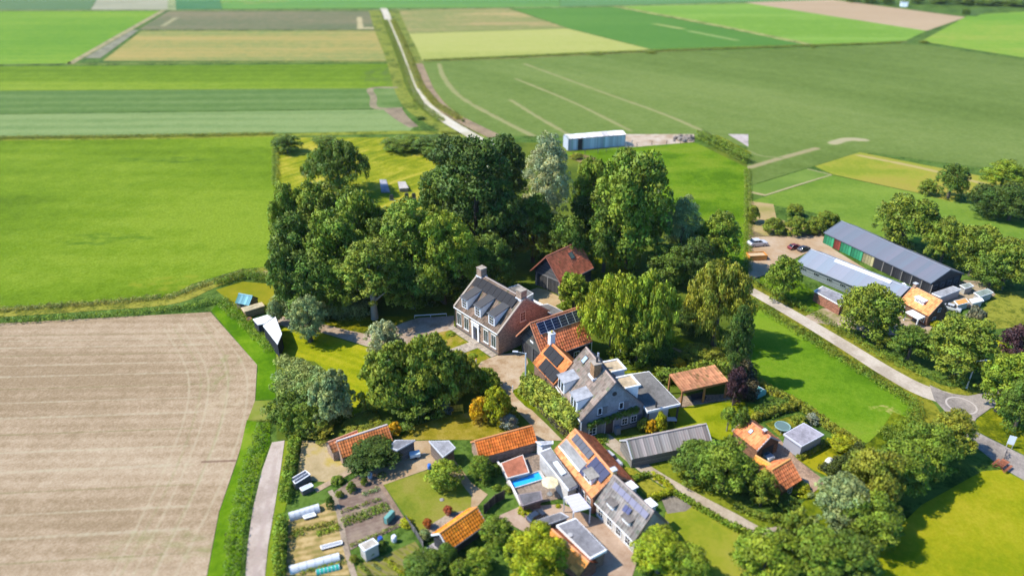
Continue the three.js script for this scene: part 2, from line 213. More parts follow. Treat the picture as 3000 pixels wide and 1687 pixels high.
function hedgeGeo(gp, w, h, o = {}) { // leaf faces through a band along ground points
  const r = rng(o.seed ?? 3), cl = []; let L = 0; for (let i = 0; i + 1 < gp.length; i++) {
    const a = gp[i], b = gp[i + 1], d = b.clone().sub(a), l = d.length(); d.normalize(); const st = o.step ?? .5, n = max(1, ceil(l / st));
    for (let k = 0; k < n; k++) { const rows = max(1, round2(h / st)), cols = max(1, round2(w / st)); for (let j = 0; j < rows; j++) for (let c = 0; c < cols; c++) { const s = (cols === 1 ? 0 : (c / (cols - 1) - .5) * (w - st)) + (r() - .5) * st * .5; const p = a.clone().addScaledVector(d, (k + r()) / n * l); p.x += -d.z * s; p.z += d.x * s; p.y = (o.y0 ?? 0) + st * .4 + (rows === 1 ? 0 : j / (rows - 1) * (h - st * .9)) + (r() - .5) * st * .3; cl.push({ p, r: st * (.6 + .35 * r()), n: (o.n ?? 26) * 1.7, sy: .9 }); } }
  }
  return leafSoup(cl, { seed: 5 + (o.seed ?? 3), leaf: (o.leaf ?? .13) * .9, up: true, wide: o.wide });
}
function round2(x) { return Math.round(x); }
function hedge(label, pts, w, h, leaf, o = {}) { const gp = o.m ? pts : ground(pts); return top(o.name ?? 'hedge', hedgeGeo(gp, w, h, { seed: 7 + treeN++, ...o }), leafMat(LV[leaf] ?? leaf), label, o.cat ?? 'hedge', o.group, o.kind); }

// ---------- roofs and houses ----------
function tileSheet(L, S, k, seed = 1) { // profiled roof covering: x along the eave, -z up the slope, y out of the roof
  const K = { pantile: [.4, .52, .055, .05], tile: [.46, .5, .09, .03], slate: [.6, .42, .004, .02], sheetmetal: [1.0, 99, .03, 0], corrugated: [.34, 99, .04, 0], felt: [1.2, 99, .004, 0] }[k.kind] ?? [.4, .5, .04, .04];
  const [per, cou, amp, step] = [K[0] * (k.s ?? 1), K[1] * (k.s ?? 1), K[2], K[3]], sub = k.kind === 'sheetmetal' ? 8 : 5, nt = max(1, Math.round(L / per)), nc = cou > 50 ? 1 : max(1, Math.round(S / cou)), r = rng(seed * 31 + 5);
  const pos = [], col = [], idx = [], nx = nt * sub; const tint = [];
  for (let c = 0; c < nc; c++) for (let t = 0; t < nt; t++) { const v = k.kind === 'sheetmetal' ? .95 + .1 * r() : .72 + .56 * r(); { const pt = k.kind === 'sheetmetal' ? 1 : 1 + .5 * vn(c / 3.1 + seed, t / 4.3) + .4 * vn(c / 1.3, t / 1.6 + seed); const moss = k.kind !== 'sheetmetal' && r() < .05 ? .6 : 1; tint.push([v * pt * moss * (1 + .12 * (r() - .5)), v * pt * (moss < 1 ? .75 : 1), v * pt * moss]); } }
  for (let c = 0; c < nc; c++) for (const e of [0, 1]) for (let i = 0; i <= nx; i++) {
    const ph2 = (i % sub) / sub, prof = k.kind === 'sheetmetal' ? ((i % sub) === 0 ? 1 : 0) : .5 + .5 * cos(ph2 * 2 * PI);
    pos.push(i / nx * L, amp * prof + (e ? 0 : step) + .003 * r(), -((c + (e ? .999 : 0)) / nc) * S); col.push(...tint[c * nt + min(nt - 1, floor(i / sub))]);
  }
  const W = nx + 1, rowsN = nc * 2; for (let j = 0; j + 1 < rowsN; j++) for (let i = 0; i < nx; i++) { const a = j * W + i; idx.push(a, a + 1, a + W, a + 1, a + W + 1, a + W); }
  const g = new THREE.BufferGeometry(); g.setAttribute('position', new THREE.Float32BufferAttribute(pos, 3)); g.setAttribute('color', new THREE.Float32BufferAttribute(col, 3)); g.setIndex(idx); g.computeVertexNormals(); return g;
}
const roofMat = (c, rough = .8) => { const k = 'roof' + c + rough; if (!mats.has(k)) mats.set(k, new THREE.MeshPhysicalMaterial({ color: new THREE.Color().setRGB(...c), roughness: rough, specularIntensity: .15, vertexColors: true, side: THREE.DoubleSide })); return mats.get(k); };
const WHITE = M([.78, .77, .74], .55), GLASS = M([.02, .025, .03], .08), DARK = M([.025, .025, .027], .7), GREYW = M([.5, .5, .5], .6), LEAD = new THREE.MeshPhysicalMaterial({ color: new THREE.Color().setRGB(.075, .073, .072), roughness: 1, specularIntensity: .2 }), TIMBER = M([.33, .15, .05], .7), CREAM = M([.62, .55, .4], .7), PANELBLUE = M([.012, .016, .035], .16), PANELBLACK = new THREE.MeshPhysicalMaterial({ color: new THREE.Color().setRGB(.03, .029, .03), roughness: .8, specularIntensity: .3 }), ALU = M([.6, .6, .62], .4, { metalness: .6 });

function gabled(name, label, cat, f, o) {
  const g = thing(name, label, cat, o.group); const { L, W, hE, hR } = f; g.position.set(f.x, 0, f.z); g.rotation.y = -f.th * D2R;
  const oe = o.oe ?? .3, og = o.og ?? .2, og0 = o.og0 ?? og, wW = W - 2 * oe, a = atan2(hR - hE, W / 2), S = hypot(W / 2, hR - hE);
  const eW = hE + oe * tan(a) - .12; // wall top under the roof
  const sh = new THREE.Shape([[oe, 0], [W - oe, 0], [W - oe, eW], [W / 2, hR - .14], [oe, eW]].map((p) => new THREE.Vector2(...p)));
  part('wall', uvBox(new THREE.ExtrudeGeometry(sh, { depth: L - og - og0, bevelEnabled: false }).rotateY(PI / 2).translate(og0, 0, 0)), o.wall, g);
  const roofs = {};
  for (const side of ['F', 'B']) {
    const m = new THREE.Matrix4(), s = sin(a), c = cos(a); // axes: x along, y out of the slope, z down the slope
    side === 'F' ? m.makeBasis(new THREE.Vector3(1, 0, 0), new THREE.Vector3(0, c, s), new THREE.Vector3(0, -s, c)).setPosition(0, hE, 0) : m.makeBasis(new THREE.Vector3(-1, 0, 0), new THREE.Vector3(0, c, -s), new THREE.Vector3(0, -s, -c)).setPosition(L, hE, -W);
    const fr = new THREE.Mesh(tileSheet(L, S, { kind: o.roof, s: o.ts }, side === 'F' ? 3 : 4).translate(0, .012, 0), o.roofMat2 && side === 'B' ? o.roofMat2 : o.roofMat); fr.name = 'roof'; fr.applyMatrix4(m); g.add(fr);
    const deck = part('roof_deck', box(L - .03, .12, S - .01, L / 2, -.06, -S / 2), o.deck ?? DARK, fr); deck.name = 'roof_deck';
    roofs[side] = { mesh: fr, S, m };
  }
  const y = hR + .05; if (o.ridge !== false) part('ridge_cap', new THREE.CylinderGeometry(.13, .13, L, 8, 1, false, 0, PI).rotateZ(PI / 2).rotateX(-PI / 2 + PI / 2).translate(L / 2, y - .05, -W / 2), o.ridgeMat ?? o.roofMat0 ?? LEAD, g);
  const rake = (x, mt, wd = .12, th = .2) => { for (const sd of [0, -W]) part(o.rakeName ?? 'bargeboard', bar(new THREE.Vector3(x, hE - .04 + (o.rakeUp ?? 0), sd), new THREE.Vector3(x, hR - .04 + (o.rakeUp ?? 0), -W / 2), wd, th), mt, g); };
  if (o.rake) { rake(.02, o.rake, o.rakeW, o.rakeH); rake(L - .02, o.rake, o.rakeW, o.rakeH); }
  if (o.gutter) { part('gutter', box(L, .13, .14, L / 2, hE - .05, .05), o.gutter, g); part('gutter', box(L, .13, .14, L / 2, hE - .05, -W - .05), o.gutter, g); }
  const wallM = (side) => { const m = new THREE.Matrix4(); if (side === 'F') m.makeTranslation(0, 0, -oe); if (side === 'B') m.makeRotationY(PI).setPosition(L, 0, -W + oe); if (side === 'R') m.makeRotationY(PI / 2).setPosition(L - og, 0, 0); if (side === 'L') m.makeRotationY(-PI / 2).setPosition(og0, 0, -W); return m; };
  const on = (side, s, y) => { const m = wallM(side); return new THREE.Matrix4().multiplyMatrices(m, new THREE.Matrix4().makeTranslation(s, y, 0)); };
  const up = (side, al, bu) => new THREE.Matrix4().multiplyMatrices(roofs[side].m, new THREE.Matrix4().makeTranslation(al, .1, -bu));
  return { g, L, W, hE, hR, S, a, on, up, roofs, oe, eW };
}
function fix(mesh, m) { mesh.applyMatrix4(m); return mesh; }
function windowGeo(w, h, nx, ny, t = .07) { const a = [box(w, t, .08, 0, h / 2 - t / 2, .02), box(w + .08, t, .12, 0, -h / 2 + t / 2, .03), box(t, h, .08, -w / 2 + t / 2, 0, .021), box(t, h, .08, w / 2 - t / 2, 0, .021)]; for (let i = 1; i < nx; i++) a.push(box(.04, h - t, .06, -w / 2 + w * i / nx, 0, .018)); for (let j = 1; j < ny; j++) a.push(box(w - t, .04, .06, 0, -h / 2 + h * j / ny, .017)); return merge(a); }
function addWindow(b, side, s, y, w, h, nx, ny, frame = WHITE, glass = GLASS) { const f = part('window', windowGeo(w, h, nx, ny), frame, b.g); fix(f, b.on(side, s, y)); part('pane', box(w - .1, h - .1, .02, 0, 0, .025), glass, f); return f; }
function addBoard(b, side, s, y, w, h, mat, name, d = .05) { return fix(part(name, rbox(w, h, d, 0, 0, d / 2, .01), mat, b.g), b.on(side, s, y)); }
function dormer(b, side, al, bu, w, h, o = {}) { // box dormer: front face at bu metres up the slope, flat roof
  const t = b.a, y0 = bu * sin(t), run = (h - (o.fall ?? 0)) / tan(t), hb = o.rise ?? .25, depth = (h + hb) / tan(t);
  const sh = new THREE.Shape([[0, -.15], [0, h], [depth, h + hb], [0.02, -.15]].map((p) => new THREE.Vector2(...p)));
  const geo = new THREE.ExtrudeGeometry(sh, { depth: w, bevelEnabled: false }).rotateY(PI / 2); // x -> -z, z -> x
  const base = new THREE.Matrix4(); const z0 = -bu * cos(t);
  side === 'F' ? base.makeTranslation(al - w / 2, b.hE + y0, z0) : base.makeRotationY(PI).setPosition(b.L - al + w / 2, b.hE + y0, -b.W - z0);
  const d = part('dormer', uvBox(geo), o.mat ?? WHITE, b.g); fix(d, base);
  const ra = atan2(hb, depth), rl = hypot(depth, hb);
  const rf = box(w + .24, .12, rl + .2, 0, .06, -rl / 2 + .1); rf.rotateX(ra).translate(w / 2, h, 0); part('roof', rf, o.roof ?? LEAD, d);
  part('fascia', box(w + .28, .18, .05, w / 2, h, .13), WHITE, d);
  if (o.rim) { for (const x of [-.1, w + .1]) { const q = box(.22, .22, rl + .2, 0, .14, -rl / 2 + .1); q.rotateX(ra).translate(x, h, 0); part('rim', q, WHITE, d); } part('rim', box(w + .42, .24, .22, w / 2, h + .13, .1), WHITE, d); }
  const n = o.wins ?? 1, ww = (w - .25) / n; for (let i = 0; i < n; i++) { const x = .125 + ww * (i + .5); const f = part('window', windowGeo(ww - .12, h - .45, o.nx ?? 2, o.ny ?? 3).translate(x, h / 2 + .02, .01), WHITE, d); part('pane', box(ww - .22, h - .55, .02, x, h / 2 + .02, .03), o.glass ?? GLASS, d); }
  return d;
}
function panels(b, side, a0, a1, b0, b1, nx, ny, mat, frame) { const w = (a1 - a0) * b.L / nx, h = (b1 - b0) * b.S / ny; const geo = box(w - .05, .05, h - .05), fg = merge([box(w - .02, .045, .04, 0, 0, h / 2 - .02), box(w - .02, .045, .04, 0, 0, -h / 2 + .02), box(.04, .046, h - .04, w / 2 - .02, 0, 0), box(.04, .046, h - .04, -w / 2 + .02, 0, 0), ...(frame ? [.25, .5, .75].map((q) => box(w - .06, .004, .012, 0, .026, (q - .5) * h)) : [])]);
  for (let i = 0; i < nx; i++) for (let j = 0; j < ny; j++) { const p = part('solar_panel', geo, mat, b.g); fix(p, b.up(side, a0 * b.L + (i + .5) * w, b0 * b.S + (j + .5) * h)); p.translateY(.13); if (frame) part('panel_frame', fg, ALU, p).position.y = .006; } }
function chimney(b, x, z, y0, y1, w, d, mat, cap = GREYW) { const c = part('chimney', uvBox(box(w, y1 - y0, d, x, (y0 + y1) / 2, z)), mat, b.g); part('chimney_cap', rbox(w + .16, .14, d + .16, x, y1 + .06, z), cap, c); return c; }
// flat-roofed building over roof corners seen at height h
function flat(name, label, cat, pts, h, wall, roof, o = {}) {
  const rp = o.m ? pts : pts.map(([u, v]) => G(u, v, h)), g = o.parent ? null : thing(name, label, cat, o.group); const c = rp.reduce((s, p) => s.add(p), new THREE.Vector3()).divideScalar(rp.length).setY(0);
  const loc = rp.map((p) => p.clone().sub(c)); let host = g;
  const wg = uvBox(prism(inset(loc, o.over ?? .25), 0, h - (o.th ?? .25) + .004));
  if (o.parent) { host = new THREE.Mesh(wg, wall); host.name = name; host.position.copy(c); scene.add(host); host.updateMatrixWorld(); } else { g.position.copy(c); if (!o.open) part('wall', wg, wall, g); }
  const th = o.th ?? .25; part('fascia', prism(loc, h - th, h), o.fascia ?? WHITE, host);
  part('roof', uvBox(prism(inset(loc, o.edge ?? .18), h - th + .05, h + .02)), roof, host);
  if (o.open) loc.forEach((p) => { const q = p.clone().multiplyScalar(.9); part('post', box(.16, h - th, .16, q.x, (h - th) / 2, q.z), o.post ?? TIMBER, host); });
  if (o.parent) { o.parent.updateMatrixWorld(true); o.parent.attach(host); }
  return g ?? host;
}

// ---------- ground: fields, roads, gardens ----------
{ // base plain out past the horizon
  const g = new THREE.PlaneGeometry(9000, 9000).rotateX(-PI / 2).translate(0, -.03, -1500), uv = g.attributes.uv, p = g.attributes.position; for (let i = 0; i < p.count; i++) uv.setXY(i, p.getX(i), p.getZ(i));
  top('ground', g, tm('grass', ph(112, 142, 60)), 'flat green polder ground stretching to the horizon', 'ground', undefined, 'structure');
}
const field = (label, pts, layer, o) => (o.rows ??= 9, o.rowAmp ??= .1, sheet)('crop_field', label, 'field', pts, layer, o);
const G1 = [[106, 136, 24], [130, 158, 34], [152, 172, 50]], BG = [[108, 138, 66], [126, 152, 80], [140, 162, 90]];
field('dark green field at the top left corner of the view', [[-160, -40], [305, -40], [262, 28], [-60, 28]], 1, { c: [[112, 142, 90], [128, 152, 100]], scale: 60, stretch: 4 });
field('pale fallow field between dark green fields at the far top left', [[306, -40], [492, -40], [490, 28], [264, 28]], 1, { c: [[178, 176, 140], [196, 190, 155]], scale: 30 });
field('narrow dark green field beside the pale fallow field far away', [[514, -40], [632, -40], [650, 26], [512, 28]], 1, { c: [[92, 140, 88], [112, 155, 95]], rows: 22, ang: .4 });
field('far green field with an orange patch behind the brown-green strip', [[633, -40], [1640, -40], [1640, 20], [651, 26]], 1, { c: [[112, 158, 84], [124, 170, 80], [150, 178, 84]], scale: 80, stretch: 5, blots: [{ at: [735, 4], r: [26, 14], c: [200, 175, 90], n: 60, a: .3 }] });
field('far dark green field along the top edge behind the light green strips', [[1642, -40], [2560, -40], [2440, -2], [2180, 6], [1642, 19]], 1, { c: [[104, 150, 86], [118, 160, 96]], scale: 80 });
field('bright green field on the left, beyond the ditch', [[-60, 33], [470, 32], [194, 186], [-30, 189]], 1, { c: [[110, 158, 46], [128, 170, 52], [150, 182, 60]], scale: 50, stretch: 4 });
field('grey-green and brown stubble field left of the far road', [[492, 33], [1098, 33], [1112, 86], [404, 86]], 1, { c: [[120, 130, 86], [142, 138, 98], [172, 152, 112]], scale: 34, stretch: 6, lines: [{ p: [[1052, 50], [1056, 84]], w: 3, c: [225, 205, 150] }, { p: [[1056, 82], [1094, 82]], w: 4, c: [225, 205, 150] }, { p: [[514, 52], [476, 76]], w: 3, c: [190, 180, 130] }] });
field('orange-tan ripening field left of the far road', [[412, 91], [1112, 90], [1138, 178], [300, 178]], 1, { c: [[150, 162, 88], [186, 172, 96], [204, 178, 104]], scale: 22, stretch: 8 });
field('bright green crop strip beyond the blue-green crops', [[-30, 194], [1168, 187], [1166, 258], [-40, 266]], 1, { c: G1.map((c) => c.map((v) => v + 6)), scale: 36, stretch: 7, blots: [{ at: [1120, 222], r: [8, 18], c: [110, 130, 60], n: 90 }] });
field('blue-green crop strip next to the small fenced plot', [[-40, 267], [1085, 259], [1098, 318], [-60, 334]], 1, { c: BG, scale: 40, stretch: 9, rows: 9, rowAmp: .25, ang: -.02 });
field('paler blue-green crop strip on the left', [[-60, 336], [1098, 321], [1150, 322], [1214, 370], [1200, 384], [-60, 402]], 1, { c: BG.map((c) => [c[0] + 14, c[1] + 12, c[2] + 14]), scale: 30, stretch: 9, rows: 8, rowAmp: .28, ang: -.02 });
field('small square plot framed by a tan strip beside the far road', [[1085, 256], [1166, 254], [1178, 318], [1100, 319]], 1, { c: BG, scale: 12 });
strip('farm_track', 'tan bare strip framing the small square plot', 'track', [[1165, 256], [1090, 258], [1094, 285], [1104, 317], [1178, 317]], 2.4, 3, { mat: tm('grit', ph(190, 172, 128)) });
strip('farm_track', 'tan worn verge where the small plot meets the road bend', 'track', [[1150, 320], [1175, 345], [1212, 372]], [6, 3], 3, { mat: tm('grit', ph(188, 165, 128)) });
field('large bright green meadow left of the wooded churchyard', [[-60, 412], [806, 396], [806, 778], [700, 790], [560, 832], [500, 868], [-60, 906]], 1, { c: [[106, 135, 21], [126, 155, 29], [146, 170, 43]], scale: 26, stretch: 2.5, grain: 14, blots: [{ at: [480, 468], r: [14, 2.4], c: [86, 120, 34], n: 70, a: .35 }, { at: [300, 700], r: [9, 3], c: [88, 125, 30], n: 60, a: .35 }, { at: [500, 830], r: [7, 3], c: [170, 170, 50], n: 60, a: .35 }] });
strip('field_margin', 'yellowish grass margin above the bright green meadow', 'verge', [[-60, 408], [400, 404], [808, 396], [1180, 388], [1390, 392]], 3.2, 2, { mat: tm('grass', ph(165, 172, 60)) });
strip('field_margin', 'yellow-green mown margin under the bright green meadow', 'verge', [[-40, 918], [300, 896], [520, 876], [610, 838], [720, 800], [806, 786]], [3.2, 2.6], 2, { mat: tm('grass', ph(178, 172, 70)) });
field('brown ploughed field with pale rows at the lower left', [[-60, 950], [615, 914], [752, 1068], [746, 1172], [695, 1340], [640, 1500], [598, 1720], [-60, 1720]], 1, { c: [[180, 154, 118], [201, 174, 138], [216, 191, 155]], scale: 14, stretch: 4, rows: 1.9, rowAmp: .16, ang: -.012, grain: 15, res: .14, lines: [
  ...Array.from({ length: 16 }, (_, k) => ({ p: [[-50, 985 + k * k * 2.05 + 14 * k], [560 - k * 5 + 60, 975 + k * k * 2 + 13 * k]], w: .22 + .1 * (k % 3), c: k % 3 ? [222, 205, 168] : [150, 140, 92], a: .5 })),
  ...[[480, 960], [520, 945], [560, 930], [600, 930]].map(([u, v], k) => ({ p: [[u, v], [u + 70 + k * 14, v + 140], [u + 60 + k * 20, v + 260], [u - 20 + k * 26, v + 460], [320 + k * 62, 1700]], w: .3, c: [220, 202, 164], a: .42 })),
  ...[[505, 955], [575, 925]].map(([u, v], k) => ({ p: [[u, v], [u + 80 + k * 10, v + 140], [u + 60 + k * 18, v + 280], [u - 10 + k * 26, v + 460], [345 + k * 90, 1700]], w: .3, c: [156, 158, 96], a: .16 })),
  { p: [[590, 1353], [690, 1349]], w: .3, c: [150, 120, 96], a: .8 }], blots: [{ at: [650, 1090], r: [2, 5], c: [140, 152, 80], n: 40, a: .22 }, { at: [470, 1600], r: [7, 2], c: [146, 154, 86], n: 60, a: .14 }, { at: [640, 1180], r: [3, 3], c: [226, 204, 164], n: 50, a: .4 }] });
sheet('verge', 'bright green verge curving round the ploughed field', 'verge', [[618, 910], [645, 878], [700, 905], [806, 1012], [806, 1170], [748, 1172], [755, 1072]], 2, { c: [[84, 128, 10], [110, 152, 16], [136, 170, 30]], scale: 5 });
sheet('verge', 'bright green ditch bank between ploughed field and lane', 'verge', [[722, 1230], [792, 1232], [790, 1300], [745, 1420], [712, 1560], [700, 1720], [600, 1720], [642, 1500], [697, 1342]], 2, { c: [[92, 134, 14], [118, 156, 22], [146, 170, 46]], scale: 5 });
sheet('verge', 'yellow-green field entrance between two ditch banks', 'verge', [[746, 1174], [806, 1172], [806, 1240], [724, 1232]], 2, { c: [[140, 156, 50], [166, 165, 80]], scale: 3 });
sheet('lane', 'pale asphalt lane along the allotments at lower left', 'road', [[796, 1296], [833, 1290], [822, 1370], [803, 1490], [784, 1600], [772, 1720], [716, 1720], [724, 1600], [740, 1490], [768, 1374]], 3, { c: [[200, 180, 162], [222, 202, 184], [230, 212, 196]], scale: 2.5, res: .08, grain: 12, lines: [{ p: [[808, 1340], [782, 1480], [758, 1600], [742, 1710]], w: .5, c: [206, 184, 168], a: .35 }] });
sheet('verge', 'grass verge between lane and allotment hedge', 'verge', [[834, 1291], [884, 1291], [846, 1440], [812, 1600], [806, 1720], [773, 1720], [786, 1600], [804, 1490], [823, 1370]], 2, { c: [[120, 152, 24], [160, 165, 50]], scale: 4 });
// middle and right
strip('road', 'light asphalt road running from the far fields into the village', 'road', [[1122, 24], [1127, 32], [1146, 80], [1174, 134], [1196, 190], [1214, 250], [1250, 308], [1300, 348], [1388, 400], [1440, 430]], [4.2, 3.6], 4, { c: [[222, 210, 176], [240, 228, 198], [246, 236, 212]], scale: 6, res: .4 });
strip('verge', 'green verge along the left of the far road', 'verge', [[1108, 30], [1130, 90], [1158, 150], [1180, 210], [1196, 260], [1228, 312], [1290, 356], [1370, 402]], [12, 9], 2, { mat: tm('grass', ph(164, 170, 70)) });
strip('verge', 'green verge along the right of the far road', 'verge', [[1140, 30], [1162, 90], [1190, 150], [1212, 210], [1240, 272], [1290, 326], [1345, 362], [1420, 404]], [12, 8], 2, { mat: tm('grass', ph(158, 166, 72)) });
strip('farm_track', 'tan bare headland along the big dark green field', 'track', [[1224, 186], [1240, 226], [1260, 270], [1312, 328], [1380, 366], [1450, 400]], [4, 4.4], 3, { mat: tm('grit', ph(196, 168, 128)) });
field('tan stubble strip right of the far road', [[1147, 30], [1490, 25], [1662, 82], [1172, 98]], 1, { c: [[196, 172, 112], [150, 158, 88], [206, 180, 118]], scale: 16, stretch: 7 });
field('pale yellow grain field right of the far road', [[1172, 99], [1662, 83], [1918, 147], [1228, 177]], 1, { c: [[178, 184, 92], [194, 196, 104], [200, 198, 112]], scale: 24, stretch: 8, rows: 7, rowAmp: .12, ang: -.05 });
field('dark green crop wedge beyond the pale yellow field', [[1500, 25], [1800, 20], [2374, 131], [1930, 149], [1664, 82]], 1, { c: [[98, 146, 58], [112, 156, 66]], scale: 40, stretch: 4, lines: [{ p: [[1920, 70], [2000, 84]], w: 4, c: [176, 186, 104] }, { p: [[2018, 90], [2160, 118]], w: 4, c: [160, 180, 100] }] });
field('light green crop wedge left of the pink fallow field', [[1815, 18], [2200, 10], [2716, 90], [2655, 119], [2390, 131]], 1, { c: [[134, 176, 66], [152, 188, 78], [130, 172, 60]], scale: 40, stretch: 5 });
strip('field_margin', 'pale grass strip between the dark and the light green wedges', 'verge', [[1800, 18], [2100, 74], [2378, 131]], 5, 2, { mat: tm('grass', ph(200, 196, 120)) });
field('pinkish bare fallow field near the far village', [[2180, 7], [2440, -1], [2832, 50], [2716, 90]], 1, { c: [[204, 174, 134], [216, 188, 148]], scale: 30, stretch: 5 });
field('bright green field at the upper right edge', [[2840, 44], [3120, 26], [3120, 188], [3000, 168], [2700, 121]], 1, { c: [[128, 172, 58], [146, 182, 64], [176, 186, 80]], scale: 40, stretch: 4 });
const trk = (p, w = 1.5, c = [176, 172, 112], a = .75) => ({ p, w, c, a });
field('very large dark green field across the upper right', [[1226, 181], [1700, 158], [2310, 142], [2640, 128], [2720, 132], [3000, 174], [3200, 204], [3200, 545], [3000, 508], [2560, 448], [2500, 452], [2190, 545], [2190, 430], [2040, 402], [1446, 398], [1380, 360], [1262, 268]], 1, { c: [[110, 132, 56], [125, 146, 68], [138, 156, 78]], scale: 46, stretch: 3, grain: 8, rows: 12, rowAmp: .06, ang: .7, lines: [trk([[1535, 186], [1760, 268], [1960, 340], [2100, 402]]), trk([[1510, 230], [1680, 300], [1850, 384]]), trk([[1495, 292], [1580, 345], [1680, 402]]), trk([[1286, 186], [1300, 226], [1350, 284], [1470, 352], [1570, 402]], 1.9), trk([[1640, 190], [1900, 270], [2200, 340]], .8, [150, 160, 90], .4),
  trk([[2192, 492], [2290, 463], [2396, 434]], 1.8, [186, 172, 122]), trk([[2440, 420], [2485, 408], [2536, 410]], 2.6, [200, 188, 140]), trk([[2192, 440], [2230, 456], [2292, 462]], .9, [150, 158, 92]), trk([[2250, 280], [2420, 320], [2700, 360]], .7, [140, 156, 86], .4)] });
for (const [lab, p, w, c] of [['tan ditch edge strip behind the pale yellow field', [[1225, 179], [1500, 170], [1930, 150], [2370, 133], [2660, 122]], 3, [150, 150, 82]], ['pale boundary strip along the top of the far fields, left', [[-60, 30], [485, 30], [1120, 29]], 2.6, [196, 190, 132]], ['pale boundary strip along the top of the far fields, right', [[1142, 27], [1500, 23], [1810, 18], [2180, 8]], 2.6, [190, 192, 130]], ['tan strip between stubble field and orange-tan field', [[404, 88], [760, 88], [1112, 88]], 1.6, [176, 168, 120]], ['pale strip under the orange-tan field', [[200, 188], [700, 183], [1165, 181]], 2.2, [168, 176, 84]], ['dark ditch under the left bright green field', [[-40, 190], [110, 188], [200, 187]], 1.5, [120, 130, 70]]]) strip('field_margin', lab, 'verge', p, w, 3, { mat: tm('grass', ph(...c)) });
strip('farm_track', 'diagonal tan farm track between the left fields', 'track', [[478, 30], [340, 108], [200, 188]], [3.4, 3], 3, { mat: tm('grit', ph(206, 190, 130)) });
sheet('farm_track', 'pale grey wedge of bare ground beside the diagonal track', 'track', [[405, 88], [386, 88], [246, 170], [292, 170]], 3, { mat: tm('grit', ph(178, 172, 134)) });
strip('farm_track', 'pale track going up to the top edge beyond the fields', 'track', [[502, 30], [500, -30]], 5, 3, { mat: tm('grass', ph(190, 196, 140)) });
field('small green plot framed by tan paths right of the churchyard', [[2190, 548], [2368, 494], [2441, 512], [2243, 574], [2190, 566]], 2, { c: [[120, 150, 60], [138, 164, 70]], scale: 8, lines: [trk([[2180, 558], [2243, 572]], 1, [200, 180, 130]), trk([[2243, 573], [2330, 545], [2441, 512]], .9, [196, 182, 132]), trk([[2368, 494], [2441, 512]], .9, [196, 182, 132])] });
field('yellow-green rough meadow behind the long barns', [[2388, 487], [2520, 446], [2900, 520], [3140, 560], [3140, 600], [2895, 545], [2790, 592], [2692, 565], [2441, 511]], 2, { c: [[150, 166, 50], [176, 176, 62], [186, 172, 74]], scale: 14, stretch: 3, lines: [trk([[2518, 455], [2700, 492], [2890, 540]], 1.7, [206, 186, 116]), trk([[2540, 446], [2800, 486], [3060, 530]], 1.2, [200, 190, 110])] });
field('green pasture behind the long barns', [[2243, 576], [2441, 513], [2692, 567], [2850, 600], [3140, 690], [3140, 770], [2900, 740], [2600, 700], [2450, 640], [2350, 615], [2200, 590]], 1, { c: [[116, 150, 48], [136, 164, 58], [150, 174, 66]], scale: 14, stretch: 2.5 });
field('green paddock between the village lane and the farm road', [[2192, 1000], [2192, 868], [2330, 958], [2492, 1068], [2650, 1165], [2686, 1196], [2650, 1240], [2575, 1288], [2505, 1305], [2335, 1192], [2192, 1104]], 1, { c: [[96, 138, 22], [118, 158, 30], [140, 170, 44]], scale: 9, stretch: 1.5, grain: 14, blots: [{ at: [2580, 1195], r: [1.6, .6], c: [206, 190, 120], n: 40 }, { at: [2620, 1204], r: [1, .8], c: [206, 190, 120], n: 40 }, { at: [2560, 1255], r: [5, 1.5], c: [150, 168, 60], n: 50, a: .3 }] });
strip('verge', 'grass verge along the near side of the farm road', 'verge', [[2190, 862], [2330, 945], [2480, 1040], [2620, 1122], [2700, 1178], [2720, 1225], [2690, 1290]], [3, 3.4], 2, { mat: tm('grass', ph(162, 160, 52)) });
strip('verge', 'grass verge along the far side of the farm road', 'verge', [[2190, 822], [2330, 905], [2480, 988], [2640, 1085], [2780, 1148], [2880, 1150]], [2.6, 3], 2, { mat: tm('grass', ph(164, 162, 54)) });
strip('farm_road', 'pale narrow farm road leading to the junction on the right', 'road', [[2186, 843], [2330, 924], [2480, 1014], [2609, 1094], [2700, 1142], [2790, 1172]], [2.2, 3.4], 4, { c: [[206, 190, 168], [228, 212, 190], [236, 222, 202]], scale: 3, res: .12, grain: 12 });
sheet('road', 'grey asphalt junction with a painted oval on the right', 'road', [[2725, 1128], [2780, 1152], [2838, 1160], [2880, 1152], [3060, 1120], [3060, 1190], [2905, 1195], [2862, 1226], [2848, 1254], [2884, 1276], [3060, 1364], [3060, 1440], [2940, 1372], [2830, 1285], [2775, 1210], [2738, 1170]], 4.7, { mat: tm('grit', ph(204, 190, 176)) });
{ const c = G(2818, 1188), g = new THREE.RingGeometry(1.8, 2.05, 48).rotateX(-PI / 2); const q = G(2865, 1195); g.scale(.95, 1, .95); g.translate(c.x, .036, c.z); top('road_marking', g, M(ph(222, 208, 194), .8), 'pale painted oval on the grey asphalt junction', 'road marking', undefined, 'structure'); }
sheet('lawn', 'sunny mown lawn at the lower right corner', 'lawn', [[2500, 1720], [2560, 1620], [2700, 1480], [2880, 1380], [2940, 1376], [3080, 1450], [3080, 1720]], 2, { c: [[146, 158, 18], [172, 172, 28], [190, 181, 46]], scale: 8, stretch: 2, res: .12 });
sheet('lawn', 'grass triangle between junction and right edge', 'lawn', [[2908, 1197], [3060, 1192], [3060, 1360], [2890, 1276], [2852, 1254], [2866, 1226]], 2, { mat: tm('grass', ph(168, 168, 30)) });
